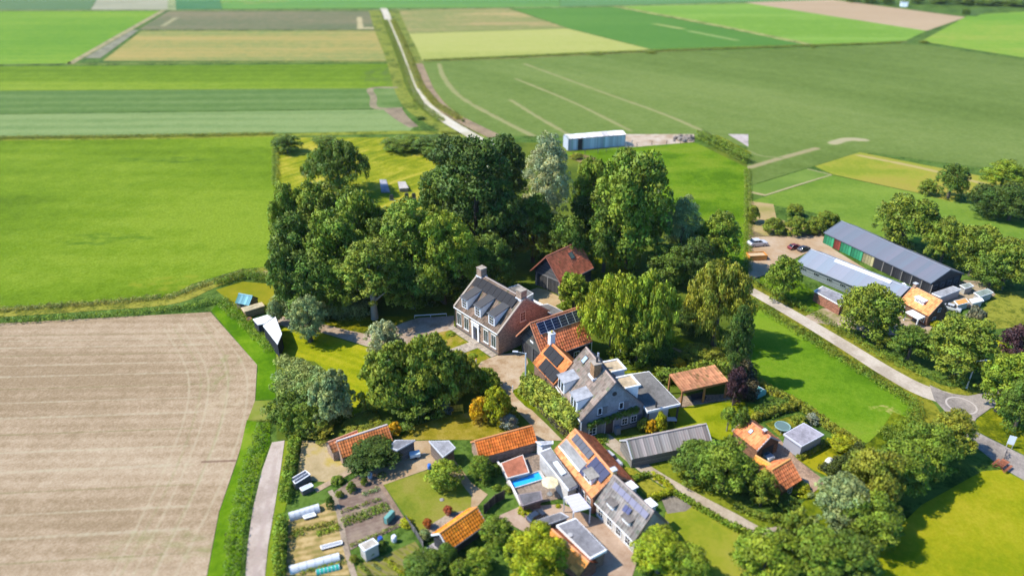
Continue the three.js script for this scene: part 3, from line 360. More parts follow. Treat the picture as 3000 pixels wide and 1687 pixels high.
strip('verge', 'yellow-green verge left of the junction under the tree row', 'verge', [[2700, 1240], [2650, 1310], [2560, 1390], [2450, 1500], [2330, 1600]], [7, 6], 2, { mat: tm('grass', ph(140, 152, 30)) });
strip('village_lane', 'narrow lane past the orange-roofed farmhouses to the tree row', 'road', [[1742, 1258], [1787, 1292], [1891, 1373], [1980, 1428], [2060, 1472], [2150, 1519], [2235, 1562], [2320, 1556]], 1.7, 4, { c: [[186, 166, 142], [208, 190, 164], [222, 204, 180]], scale: 2.5, res: .1, grain: 14 });
strip('verge', 'grass verge along the far side of the village lane', 'verge', [[1820, 1280], [1920, 1345], [2050, 1432], [2150, 1490], [2240, 1535], [2330, 1530]], 2.6, 2, { mat: tm('grass', ph(150, 158, 44)) });
sheet('lawn', 'green lawn behind the hedge of the grey-roofed house', 'lawn', [[1950, 1500], [2050, 1478], [2220, 1590], [2260, 1720], [1900, 1720], [1940, 1620]], 2, { c: [[140, 156, 36], [164, 168, 50], [176, 172, 66]], scale: 5 });
sheet('garden_bed', 'pale gravel corner with shell paving behind the grey-roofed house', 'garden bed', many(c6, [1740, 650, 1880, 610, 2060, 725, 1990, 775, 1800, 800]), 3, { mat: tm('grit', ph(196, 182, 162)) });
sheet('lawn', 'small front lawn with clipped hedge by the lane', 'lawn', many(c6, [1290, 290, 1440, 330, 1800, 560, 1840, 600, 1600, 640, 1480, 520]), 3, { mat: tm('grass', ph(176, 172, 60)) });
// the wooded farmyard in the middle
sheet('meadow', 'green grass around the wooded churchyard and houses', 'grass', [[809, 400], [2190, 433], [2190, 1290], [809, 1288]], 1, { c: [[92, 112, 34], [112, 128, 42], [128, 140, 46]], scale: 6, res: .2 });
sheet('meadow', 'bright green pasture with rough tufts behind the ash trees', 'grass', many(c2, [470, 190, 1140, 120, 1720, 88, 1760, 100, 1900, 170, 2228, 330, 2228, 1449, 1900, 1100, 1500, 640, 900, 300]), 2, { c: [[92, 130, 14], [116, 152, 22], [138, 162, 40]], scale: 5, stretch: 2, grain: 18, res: .15 });
sheet('churchyard', 'mown churchyard grass with yellow swaths behind the trees', 'grass', many(c1, [28, 40, 1740, 40, 1640, 330, 1500, 520, 1420, 720, 900, 760, 28, 600]), 2, { c: [[132, 148, 26], [170, 172, 38], [206, 192, 72]], scale: 2.6, stretch: 3, rows: 2.3, rowAmp: .12, ang: -.9, grain: 20, res: .12 });
sheet('yard', 'pale sandy yard beside the corrugated shed', 'yard', many(c2, [1060, 10, 1720, 10, 1722, 84, 1140, 132, 1062, 130]), 3, { c: [[196, 168, 134], [222, 198, 168], [232, 212, 186]], scale: 2, grain: 16, res: .12 });
sheet('yard', 'bare earth patch where cattle stand beside the shed', 'yard', many(c2, [540, 235, 640, 190, 800, 235, 700, 300]), 3, { mat: tm('grit', ph(186, 160, 100)) });
sheet('lane', 'corner of a pale concrete road above the reed ditch', 'road', many(c2, [2040, 10, 2232, 10, 2232, 128]), 3, { mat: tm('grit', ph(236, 218, 204)) });
strip('verge', 'grass verge between reed ditch and pale road corner', 'verge', many(c2, [1900, 20, 2080, 110, 2226, 190]), 2.6, 3, { mat: tm('grass', ph(156, 162, 30)) });
sheet('lawn', 'sunny yellow-green lawn in front of the thicket', 'lawn', many(c3, [28, 370, 180, 395, 400, 415, 700, 510, 860, 560, 930, 640, 830, 800, 940, 1100, 1010, 1260, 800, 1290, 690, 1160, 700, 980, 560, 830, 380, 690, 28, 640]), 2, { c: [[148, 160, 16], [176, 178, 26], [196, 188, 48]], scale: 2.2, stretch: 6, rows: 1.5, rowAmp: .16, ang: .5, grain: 16, res: .08 });
sheet('lawn', 'strip of grass between driveway and the edge of the wood', 'lawn', many(c3, [460, 290, 860, 275, 1320, 270, 1300, 330, 1120, 390, 880, 436, 640, 395, 490, 350]), 2, { mat: tm('grass', ph(156, 150, 24)) });
sheet('driveway', 'gravel driveway curving past the pollard willow to the brick house', 'driveway', many(c3, [30, 255, 160, 295, 500, 355, 700, 405, 880, 440, 1060, 400, 1200, 330, 1350, 285, 1668, 268, 1668, 385, 1630, 402, 1450, 440, 1250, 525, 1150, 560, 960, 580, 860, 548, 720, 505, 400, 410, 190, 390, 30, 345]), 3, { c: [[176, 152, 126], [202, 178, 154], [214, 192, 170]], scale: 1.6, grain: 16, res: .08 });
sheet('front_garden', 'weedy front garden left of the white-framed door path', 'garden', many(c3, [1250, 520, 1440, 440, 1625, 402, 1800, 520, 1570, 625, 1420, 600]), 4, { c: [[104, 128, 22], [150, 148, 34], [190, 164, 80]], scale: 1.1, grain: 24, res: .06 });
sheet('front_garden', 'weedy front garden right of the white-framed door path', 'garden', many(c3, [1610, 640, 1880, 555, 2000, 660, 1900, 700, 1850, 760, 1700, 720]), 4, { c: [[104, 128, 22], [150, 148, 34], [184, 158, 78]], scale: 1.1, grain: 24, res: .06 });
sheet('paved_drive', 'sandy clay-paver drive between brick house and black barn', 'driveway', [...many(c3, [1860, 780, 1920, 690, 2010, 655, 2080, 628]), ...many(c4, [0, 610, 60, 600, 130, 640, 150, 700, 120, 760, 100, 940, 60, 1000, 100, 1060, 300, 1250, 470, 1420, 230, 1420, 190, 1290, 60, 1160, 0, 1100]), ...many(c3, [2150, 1010, 2080, 900, 1960, 800])], 3, { c: [[192, 160, 122], [214, 186, 150], [224, 200, 168]], scale: 1.3, grain: 18, res: .06 });
sheet('yard', 'pale sandy yard between brick house and black garage barn', 'yard', many(c4, [90, 60, 230, 10, 320, 30, 500, 125, 400, 175, 470, 235, 330, 190, 200, 130]), 3, { c: [[206, 176, 130], [224, 196, 150]], scale: 1, grain: 14, res: .08 });
sheet('lawn', 'dry lawn in front of the big round bush', 'lawn', many(c3, [1180, 1400, 1240, 1310, 1480, 1230, 1840, 1150, 2000, 1250, 2180, 1330, 1870, 1412, 1200, 1412]), 2, { c: [[140, 132, 26], [168, 152, 46], [186, 164, 72]], scale: 1.5, grain: 18, res: .07 });
sheet('lawn', 'small grass corner around the grey lamp post', 'lawn', many(c4, [0, 960, 70, 925, 200, 935, 260, 1000, 210, 1150, 130, 1110, 30, 1010]), 4, { mat: tm('grass', ph(138, 152, 16)) });
sheet('lawn', 'sunny garden lawn right of the flat-roofed veranda', 'lawn', many(c4, [1440, 1120, 1580, 1110, 1700, 1080, 2150, 1060, 2176, 1200, 2176, 1412, 1840, 1412, 1500, 1290]), 2, { c: [[134, 150, 14], [162, 170, 26], [172, 176, 36]], scale: 2, grain: 12, res: .08 });
sheet('terrace', 'grey-beige paved terrace under the tiled garden pergola', 'terrace', many(c4, [1480, 1060, 1560, 1010, 1960, 990, 2030, 1040, 1640, 1100, 1560, 1120]), 3, { mat: tm('pave', ph(206, 184, 160)) });
sheet('garden_path', 'sandy garden path end between the willow and the hedge', 'path', many(c4, [1465, 560, 1500, 560, 1640, 620, 1600, 635]), 3, { mat: tm('grit', ph(186, 162, 120)) });
sheet('lawn', 'bright grass glade under the garden trees', 'lawn', many(c4, [1360, 470, 1480, 440, 1700, 520, 1560, 570, 1440, 560]), 2, { mat: tm('grass', ph(156, 166, 20)) });
sheet('lawn', 'sunlit grass behind the light green hedge', 'lawn', many(c4, [1020, 790, 1300, 740, 1520, 790, 1330, 850, 1200, 800]), 2, { mat: tm('grass', ph(164, 170, 20)) });
sheet('lawn', 'sunlit grass patch right of the black garage barn', 'lawn', many(c2, [700, 1090, 820, 1060, 1100, 1240, 1100, 1330, 760, 1330, 690, 1200]), 3, { mat: tm('grass', ph(160, 164, 20)) });
// lower village
sheet('yard', 'dry sandy paddock behind the allotment hedge', 'yard', many(c5, [300, 40, 800, 40, 960, 250, 950, 290, 640, 480, 240, 440]), 2, { c: [[196, 174, 126], [214, 190, 144], [206, 182, 100]], scale: 2, grain: 12, res: .07 });
sheet('yard', 'sandy yard right of the dark round tree', 'yard', many(c5, [950, 60, 1640, 36, 1900, 250, 2070, 480, 2240, 600, 2080, 780, 1960, 660, 1900, 420, 1630, 330, 1150, 500, 1010, 380]), 2, { c: [[198, 166, 124], [216, 188, 150]], scale: 1.5, grain: 12, res: .07 });
sheet('lawn', 'garden lawn with a stepping stone beside the allotment', 'lawn', many(c5, [1150, 500, 1630, 340, 1960, 480, 2070, 620, 2060, 760, 1640, 930, 1580, 1100, 1480, 960]), 3, { c: [[130, 144, 42], [152, 157, 54], [166, 160, 70]], scale: 3, grain: 10, res: .07 });
sheet('terrace', 'paved terrace behind the orange-roofed garden house', 'terrace', many(c5, [1600, 940, 1830, 800, 2090, 750, 2150, 760, 1760, 1010, 1640, 1040]), 4, { mat: tm('pave', ph(216, 194, 166)) });
sheet('allotment_soil', 'bare pinkish-brown allotment soil right of the plank path', 'soil', many(c5, [640, 570, 960, 350, 1060, 380, 1380, 890, 1340, 930, 800, 1180]), 3, { c: [[148, 124, 108], [168, 146, 126], [180, 158, 132]], scale: 1.5, rows: .5, rowAmp: .12, ang: -.35, grain: 12, res: .06 });
sheet('allotment_soil', 'straw-mulched allotment beds left of the plank path', 'soil', many(c5, [160, 860, 640, 640, 740, 1120, 800, 1449, 130, 1449]), 3, { c: [[164, 150, 84], [196, 168, 106], [222, 192, 132]], scale: 1.2, rows: .8, rowAmp: .3, ang: -.3, grain: 14, res: .06 });
strip('garden_path', 'pale plank path through the middle of the allotment', 'path', many(c5, [590, 560, 640, 640, 690, 820, 740, 1080, 790, 1280, 860, 1500]), [.55, .6], 5, { mat: tm('grit', ph(220, 196, 166)) });
strip('garden_path', 'brown earth path along the edge of the allotment soil', 'path', many(c5, [1040, 380, 1200, 620, 1370, 890]), .5, 5, { mat: tm('grit', ph(190, 160, 132)) });
strip('garden_path', 'sandy edge path behind the allotment, under the paddock', 'path', many(c5, [440, 560, 620, 460, 950, 270]), .8, 5, { mat: tm('grit', ph(222, 192, 156)) });
sheet('soil', 'kitchen garden plots at the bottom edge below the cream shed', 'soil', many(c5, [860, 1449, 880, 1330, 1150, 1240, 1480, 1090, 1580, 1240, 1300, 1449]), 3, { c: [[128, 130, 50], [160, 146, 100], [150, 150, 60]], scale: 1, rows: .7, rowAmp: .5, ang: .6, grain: 12, res: .06 });
sheet('paved_drive', 'pale paved courtyard between garage and grey-roofed house', 'driveway', many(c6, [700, 700, 1100, 860, 1460, 1160, 1500, 1240, 1420, 1500, 980, 1500, 1000, 1290, 860, 860, 400, 950, 320, 1000, 20, 830, 250, 730]), 3, { c: [[192, 160, 132], [218, 190, 164]], scale: 1.5, grain: 12, res: .07 });
sheet('terrace', 'grey paved terrace around the blue swimming pool', 'terrace', many(c6, [30, 280, 330, 170, 480, 160, 700, 480, 690, 640, 280, 730, 130, 460]), 3, { mat: tm('pave', ph(196, 176, 156)) });
sheet('lawn', 'back garden lawn behind the pool house', 'lawn', many(c6, [-230, 40, 500, 40, 560, 90, 300, 180, 40, 250, -100, 160]), 2, { c: [[146, 158, 34], [166, 166, 60], [186, 164, 100]], scale: 2, grain: 10, res: .07 });
sheet('paved_drive', 'pinkish paved drive between the red roofs by the tree row', 'driveway', many(cr, [300, 560, 480, 480, 760, 800, 1170, 1120, 940, 1310, 800, 1080, 640, 830, 430, 860]), 3, { mat: tm('pave', ph(222, 188, 160)) });
sheet('lawn', 'yellow-green lawn with dark hedge shade by the red roofs', 'lawn', many(cr, [760, 800, 1130, 620, 1300, 560, 1640, 600, 1600, 800, 1240, 1060, 1000, 960]), 2, { mat: tm('grass', ph(178, 170, 30)) });
sheet('lawn', 'small lawn beside the round trampoline', 'lawn', many(cr, [300, 290, 700, 180, 860, 280, 620, 430, 500, 470]), 2, { mat: tm('grass', ph(176, 168, 56)) });
sheet('lawn', 'garden lawn by the right edge of the churchyard plot', 'lawn', many(cr, [60, 20, 640, 0, 800, 80, 160, 240, 60, 240]), 2, { mat: tm('grass', ph(164, 172, 28)) });
sheet('lawn', 'yellow-green lawn with a teal hut behind the ditch bend', 'lawn', many(cl, [60, 370, 480, 240, 1000, 280, 1000, 700, 640, 780, 440, 700]), 2, { c: [[150, 152, 30], [176, 164, 40]], scale: 3 });
strip('farm_track', 'tan track end behind the hedge at the churchyard edge', 'track', many(cl, [780, 100, 900, 120, 1000, 140]), 1.6, 3, { mat: tm('grit', ph(196, 172, 120)) });
sheet('yard', 'sandy farmyard left of the grey barn', 'yard', many(c8, [30, 560, 130, 600, 480, 590, 540, 680, 1000, 960, 1180, 1000, 960, 1000, 410, 690, 290, 750, 160, 830, 30, 870]), 2, { c: [[206, 170, 128], [226, 200, 168]], scale: 4, grain: 10 });
sheet('yard', 'rough sandy ground under the bushes beside the farmyard', 'yard', many(c8, [30, 390, 180, 410, 200, 500, 470, 560, 470, 600, 30, 610]), 2, { c: [[176, 164, 92], [206, 178, 124]], scale: 3 });
sheet('garden', 'bare garden with pale paving in front of the farmhouse', 'garden', many(c8, [350, 1100, 480, 1040, 620, 1060, 960, 1090, 1160, 1150, 1100, 1220, 860, 1200, 560, 1150, 440, 1130]), 3, { c: [[150, 150, 84], [200, 176, 146], [214, 188, 164]], scale: 1.6, grain: 12 });
sheet('garden', 'junk-strewn yard right of the barn gable', 'yard', many(c8, [1140, 960, 1340, 870, 1480, 880, 1530, 960, 1400, 1040, 1260, 1040]), 3, { c: [[176, 160, 130], [206, 182, 150], [150, 150, 110]], scale: 1.4, grain: 12 });
sheet('lawn', 'sunny lawn right of the farmhouse', 'lawn', many(c8, [1530, 950, 1720, 930, 1720, 1150, 1500, 1170, 1440, 1060]), 2, { mat: tm('grass', ph(168, 168, 64)) });
sheet('lawn', 'green lawn under the tree left of the long barn', 'lawn', many(c8, [100, 850, 280, 830, 440, 950, 460, 1060, 330, 1060, 90, 900]), 2, { mat: tm('grass', ph(120, 152, 20)) });

// ---------- the brick house ----------
const BRICKM = tm('brick', [.47, .345, .255]), BRICKD = tm('brick', [.42, .25, .13]), ROOFGREY = roofMat([.15, .108, .078], 1), ROOFRED = roofMat([.5, .15, .072]), ROOFORANGE = roofMat([.5, .165, .05]), ROOFBROWN = roofMat([.2, .155, .12], .95), ROOFMETAL = roofMat([.145, .155, .18], .55), FELT = tm('grit', [.2, .19, .175], .95), FELTDARK = tm('grit', [.1, .1, .105], .95), SANDROOF = tm('grit', [.62, .48, .3], .95), BOARDM = tm('board', [.075, .075, .08], .85), PLANKM = tm('plank', [.1, .098, .098], .85), CONC = tm('grit', [.5, .42, .33], .95);
{
  const b = gabled('brick_house', 'brown brick house with three white dormers and two brick chimneys', 'house', { x: -9.18, z: -98.43, th: 49.4, L: 10.83, W: 10.43, hE: 3.86, hR: 8.04 }, { wall: BRICKM, roof: 'tile', roofMat: ROOFGREY, oe: .25, og: .05, rake: CONC, rakeName: 'gable_coping', rakeUp: .1, rakeW: .34, rakeH: .26, gutter: WHITE, ridgeMat: M([.3, .24, .2]) });
  for (const s of [.09, .265, .715, .885]) { const w = addWindow(b, 'F', s * 10.83, 1.95, 1.15, 2.2, 2, 1, WHITE, M([.06, .075, .07], .12)); part('lintel', box(1.4, .2, .06, 0, 1.28, .02), CREAM, w); part('sill', box(1.35, .1, .2, 0, -1.15, .06), GREYW, w); part('transom', box(1.05, .08, .07, 0, .45, .03), M([.03, .06, .05], .5), w); }
  const dr = fix(part('door', rbox(.95, 2.3, .08, 0, 1.25, .06, .01), M([.05, .06, .09], .45), b.g), b.on('F', .485 * 10.83, 0)); part('door_surround', merge([box(.38, 3.0, .22, -.72, 1.5, .07), box(.38, 3.0, .22, .72, 1.5, .07), box(2.0, .3, .3, 0, 3.14, .1), box(1.05, .5, .1, 0, 2.72, .06)]), WHITE, dr); part('door_window', box(.3, 1.5, .03, .18, 1.4, .1), GLASS, dr); part('door_step', rbox(1.9, .16, .9, 0, .08, .5), CONC, dr); part('handle', box(.05, .05, .1, -.36, 1.2, .13), ALU, dr);
  fix(part('wall_lamp', merge([box(.12, .34, .14, 0, 2.15, .1), box(.05, .1, .2, 0, 2.36, .07)]), DARK, b.g), b.on('F', .585 * 10.83, 0));
  for (const a of [.2, .505, .815]) dormer(b, 'F', a * 10.83, .62, 1.45, 1.85, { roof: LEAD, nx: 2, ny: 3, rise: .75 });
  panels(b, 'F', .045, .935, .655, .93, 8, 1, PANELBLACK, false);
  chimney(b, .62, -5.2, 7.2, 9.25, 1.15, 1.1, BRICKM, CONC); chimney(b, 10.2, -5.2, 7.2, 9.25, 1.15, 1.1, BRICKM, CONC);
  for (const x of [.62, 10.2]) part('flashing', box(1.35, .3, 1.3, x, 7.82, -5.2), M([.6, .6, .6], .5), b.g);
  { const w = addWindow(b, 'R', 5.0, 5.0, 1.05, 1.55, 2, 3, CREAM, M([.11, .055, .04], .3)); part('sill', box(1.25, .1, .18, 0, -.83, .05), CREAM, w); }
  part('downpipe', cyl(.06, .06, 3.7, .1, 0, -.1), M([.05, .05, .05], .5), b.g); part('downpipe', cyl(.06, .06, 3.7, 10.7, 0, -.12), M([.3, .22, .16], .5), b.g);
  part('plinth', box(10.6, .35, .06, 5.4, .17, -.22), M([.12, .1, .09]), b.g);
  const e = crop(1300, 760, .207);
  flat('extension', '', '', many(e, [905, 400, 1055, 350, 1275, 480, 1130, 560]), 4.1, WHITE, FELT, { parent: b.g, over: .06 });
  flat('extension', '', '', many(e, [1350, 648, 1470, 625, 1700, 735, 1560, 800]), 3.2, BRICKM, FELT, { parent: b.g, over: .1 });
  flat('extension', '', '', many(e, [1240, 545, 1300, 580, 1420, 640, 1350, 650]), 3.3, WHITE, M([.75, .72, .68], .6), { parent: b.g, over: .06 });
  // stone path along the front, slab by slab
  const pth = thing('stone_path', 'pale stone slab path along the front of the brick house', 'path'); const slab = [0, 1, 2].map((k) => new RoundedBoxGeometry(.98, .09, 1.06, 1, .015)), sm = [CONC, tm('grit', [.46, .38, .29]), tm('grit', [.54, .45, .35])];
  pth.position.copy(b.g.position); pth.rotation.copy(b.g.rotation);
  for (let k = 0; k < 11; k++) part('slab', slab[k % 3], sm[(k * 7) % 3], pth).position.set(k * 1.02 - .2, .03, .42);
  const q = thing('stone_path', 'pale stone slab path from the front door between two weedy gardens', 'path'); const A0 = G(...c3(1862, 535)), A1 = G(...c3(1580, 640)), d = A1.clone().sub(A0), n = Math.round(d.length() / 1.05); q.position.copy(A0); q.rotation.y = -atan2(d.z, d.x);
  for (let k = 0; k < n; k++) for (const z of [-.48, .48]) part('slab', slab[(k + (z > 0 ? 1 : 0)) % 3], sm[(k * 5 + (z > 0 ? 2 : 0)) % 3], q).position.set((k + .5) * 1.02, .032, z * 1.1);
}
// ---------- black barns ----------
function barnDoors(b, side, list, h, mat) { for (const [s, w] of list) { const d = addBoard(b, side, s, h / 2, w, h, mat, 'barn_door', .09); const n = max(3, Math.round(w / .34)); for (let k = 0; k < n; k++) part('plank', box(w / n - .02, h - .1, .03, -w / 2 + (k + .5) * w / n, 0, .1), tm('plank', [[.1, .1, .1], [.085, .083, .083], [.12, .115, .11]][k % 3], .85), d); part('hinge', box(w * .5, .07, .03, -w * .2, h * .32, .13), DARK, d); } }
{
  const b = gabled('garage_barn', 'black timber garage barn with red tiled roof and one skylight', 'barn', { x: 8.34, z: -107.8, th: -45.2, L: 8.72, W: 7.21, hE: 2.92, hR: 6.91 }, { wall: BOARDM, roof: 'pantile', roofMat: ROOFRED, ridgeMat: M([.4, .14, .08]), oe: .3, og0: 1.0, og: .2, rake: M([.3, .1, .06]), gutter: M([.25, .25, .25]), deck: M([.03, .03, .03]) });
  barnDoors(b, 'L', [[2.05, 2.3], [4.75, 2.3]], 2.5, PLANKM); for (const s of [.72, 3.4, 6.1]) addBoard(b, 'L', s, 1.25, .24, 2.5, M([.2, .19, .18]), 'door_post', .16); addBoard(b, 'L', 3.5, 2.6, 6.1, .14, M([.16, .155, .15]), 'lintel_beam', .14);
  for (let k = 0; k < 11; k++) { const y = 2.82 + k * .3, w = 2 * (6.8 - y) / (6.91 - 2.92) * 3.6 - 1.1; if (w > .5) addBoard(b, 'L', 3.6, y, w, .28, tm('board', k % 2 ? [.13, .128, .13] : [.16, .158, .16], .85), 'plank', .05 + .012 * (k % 3)); }
  const sk = fix(part('skylight', merge([box(.95, .12, 1.3)]), LEAD, b.g), b.up('F', .62 * 8.72, .68 * b.S)); part('pane', box(.72, .03, 1.05, 0, .07, 0), M([.12, .16, .13], .1), sk);
  addBoard(b, 'L', 3.6, 6.1, .5, .3, DARK, 'barn_lamp', .3);
}
{
  const b = gabled('solar_barn', 'black timber barn with red tiled roof and a row of six solar panels', 'barn', { x: 4.48, z: -84.77, th: -32.2, L: 8.72, W: 7.31, hE: 3.07, hR: 7.18 }, { wall: BOARDM, roof: 'pantile', roofMat: roofMat([.58, .175, .07]), ridgeMat: M([.5, .19, .09]), oe: .3, og0: .9, og: .25, rake: M([.5, .2, .1]), gutter: M([.2, .2, .2]) });
  panels(b, 'F', .1, .965, .63, .94, 6, 1, PANELBLUE, true);
  const bd = addBoard(b, 'L', 5.35, 1.2, 2.1, 2.4, PLANKM, 'barn_door', .08); for (let k = 0; k < 6; k++) part('plank', box(.33, 2.3, .03, -.87 + k * .35, 0, .06), tm('plank', [[.075, .072, .07], [.09, .085, .08]][k % 2], .85), bd);
  addBoard(b, 'L', 2.4, 1.2, 2.1, 2.4, PLANKM, 'barn_door', .08); addWindow(b, 'L', 3.1, 4.35, .75, 1.05, 1, 3, M([.1, .09, .08]), M([.12, .08, .05], .2)); addBoard(b, 'L', 2.95, 3.35, .85, .3, WHITE, 'sign', .05); addBoard(b, 'L', 3.65, 5.5, 4.2, .12, DARK, 'beam', .12);
  for (let k = 0; k < 9; k++) { const y = 2.6 + k * .36, w = 2 * (7.05 - y) / (7.18 - 3.07) * 3.65 - .9; if (w > .5 && k !== 4) addBoard(b, 'L', 3.65, y, w, .33, tm('board', k % 2 ? [.12, .12, .105] : [.135, .135, .118], .85), 'plank', .03 + .008 * (k % 3)); }
  addWindow(b, 'F', 6.1, 1.5, 1.0, 1.2, 2, 2); addBoard(b, 'F', 7.6, 1.05, 1.0, 2.1, M([.28, .1, .05], .6), 'door', .06); part('downpipe', cyl(.09, .09, 3, 8.5, 0, .15), ALU, b.g);
}
// ---------- the grey house ----------
{
  const RENDER = tm('grit', [.3, .3, .305], .9);
  const o2 = gabled('orange_roof_wing', 'low wing with orange tiled roof, black panels and a white chimney', 'house', { x: 2.91, z: -83.53, th: 63.2, L: 5.9, W: 5.58, hE: 3.3, hR: 6.02 }, { wall: tm('brick', [.3, .2, .15]), roof: 'pantile', roofMat: ROOFORANGE, ridgeMat: M([.55, .2, .07]), oe: .2, og: .1, rake: M([.55, .22, .09]) });
  panels(o2, 'F', .1, .74, .5, .93, 3, 1, PANELBLACK, false); panels(o2, 'F', .28, .98, .02, .48, 3, 1, PANELBLACK, false);
  chimney(o2, .25, -2.79, 5.2, 7.5, .75, .75, M([.75, .73, .7], .6)); part('pot', cyl(.16, .13, .3, .25, 7.62, -2.79), M([.5, .4, .1]), o2.g);
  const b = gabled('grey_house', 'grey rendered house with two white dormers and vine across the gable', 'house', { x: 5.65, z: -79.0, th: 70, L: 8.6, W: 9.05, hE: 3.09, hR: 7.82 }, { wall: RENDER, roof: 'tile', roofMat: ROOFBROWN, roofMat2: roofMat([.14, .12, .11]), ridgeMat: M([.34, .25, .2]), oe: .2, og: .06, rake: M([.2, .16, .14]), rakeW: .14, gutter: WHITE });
  for (const a of [.25, .72]) dormer(b, 'F', a * 8.6, .15, 2.0, 1.95, { roof: tm('grit', [.46, .46, .47], .7), wins: 2, nx: 1, ny: 1, rise: .3 });
  for (const a of [.36, .8]) dormer(b, 'B', (1 - a) * 8.6, 1.2, 2.2, 2.1, { roof: SANDROOF, wins: 2, nx: 1, ny: 1, rise: .02, rim: true });
  chimney(b, .575 * 8.6, -3.55, 5.8, 8.75, 1.1, 1.0, BRICKD, CONC); part('chimney_pot', cyl(.16, .14, .75, .575 * 8.6 + .1, 8.86, -3.6), DARK, b.g); part('flashing', merge([box(1.4, .3, 1.3, .575 * 8.6, 6.65, -3.5)]), M([.6, .6, .6], .5), b.g);
  part('chimney_pot', cyl(.14, .14, .8, .33 * 8.6, 7.8, -4.9), ALU, b.g);
  const sk = fix(part('skylight', box(.85, .1, 1.1), LEAD, b.g), b.up('F', .18 * 8.6, .82 * b.S)); part('pane', box(.66, .03, .9, 0, .06, 0), M([.35, .42, .45], .1), sk);
  const win = (s, y, w, h, nx, ny, shut) => { const f = addWindow(b, 'R', s, y, w, h, nx, ny); part('sill', box(w + .2, .1, .2, 0, -h / 2 - .06, .06), DARK, f); if (shut) addBoard(b, 'R', s + shut * (w / 2 + .38), y, .68, h, M([.13, .135, .14], .6), 'shutter', .06); };
  win(2.6, 3.95, .62, 1.05, 1, 1, 1); win(5.6, 4.05, .62, 1.05, 1, 1, 1); win(1.75, 1.2, 1.05, 1.5, 2, 3, 1); win(6.3, 1.35, .85, 1.05, 2, 2); win(7.6, 1.4, .85, 1.05, 2, 2, 1);
  const d = addBoard(b, 'R', 4.1, 1.05, 1.05, 2.1, M([.045, .035, .035], .5), 'door', .08); part('door_frame', merge([box(.08, 2.2, .14, -.58, .04, 0), box(.08, 2.2, .14, .58, .04, 0), box(1.24, .1, .14, 0, 1.12, 0)]), GREYW, d);
  fix(part('round_vent', new THREE.CylinderGeometry(.32, .32, .1, 18).rotateX(PI / 2), DARK, b.g), b.on('R', 4.5, 6.15));
  part('downpipe', cyl(.07, .07, 3.0, 8.62, 0, -.1), M([.55, .53, .5], .5), b.g);
  const z3 = crop(1540, 1000, .2);
  const ex = flat('veranda', '', '', many(z3, [1390, 500, 1810, 435, 2275, 915, 1790, 1025]), 3.15, WHITE, FELT, { parent: b.g, over: 1.6, th: .35, edge: .16 });
  { const pts = many(z3, [1810, 435, 2275, 915, 1790, 1025]).map(([u, v]) => G(u, v, 3.15)); const c = pts.reduce((s, p) => s.add(p), new THREE.Vector3()).divideScalar(3); pts.forEach((p) => { const q = p.clone().lerp(c, .1); const m = new THREE.Mesh(box(.22, 2.8, .22, 0, 1.4, 0), M([.04, .035, .035], .7)); m.name = 'veranda_post'; m.position.set(q.x, 0, q.z); scene.add(m); b.g.attach(m); }); }
  { const p = G(...z3(1912, 968), 3.2), m = new THREE.Mesh(cyl(.11, .11, .9), DARK); m.name = 'vent_pipe'; m.position.copy(p); scene.add(m); b.g.attach(m); }
  // vine trained across the gable, and the plants at its foot
  const at = (s, y, off) => { const v = new THREE.Vector3(s, y, off).applyMatrix4(b.on('R', 0, 0)); return b.g.localToWorld(v); };
  b.g.updateMatrixWorld(true); const vp = [[.9, 2.2], [1.8, 2.45], [2.8, 2.55], [4.2, 2.75], [5.4, 2.85], [6.6, 2.95], [8.1, 3.15]].map(([s, y]) => at(s, y, .25)); const g0 = []; for (let k = 0; k + 1 < vp.length; k++) g0.push(hedgeGeo([vp[k].clone().setY(0), vp[k + 1].clone().setY(0)], .4, .75, { y0: vp[k].y - .4, seed: 40 + k, step: .4, n: 30, leaf: .13 }));
  const vine = top('climbing_vine', mergeGeometries(g0), leafMat(LV.deep), 'dark green vine trained across the gable of the grey house', 'vine');
  // bits along the wall
  const bench = thing('garden_table', 'small grey garden table standing by the veranda post', 'table'); bench.position.copy(G(...c4(1468, 1262))); part('table_top', rbox(1.3, .06, .8, 0, .74, 0), GREYW, bench); for (const x of [-.55, .55]) for (const z of [-.3, .3]) part('leg', box(.06, .72, .06, x, .36, z), DARK, bench);
  const bin = thing('waste_bin', 'grey wheeled bin against the gable beside the dark door', 'bin'); bin.position.copy(at(5.1, 0, .5)).setY(0); bin.rotation.y = b.g.rotation.y; part('body', rbox(.6, 1.0, .65, 0, .55, 0, .04), M([.2, .22, .24], .6), bin); part('lid', rbox(.64, .08, .7, 0, 1.09, 0, .03), M([.14, .16, .17], .6), bin); for (const x of [-.24, .24]) part('wheel', new THREE.CylinderGeometry(.1, .1, .05, 12).rotateZ(PI / 2).translate(x, .1, -.32), DARK, bin);
}
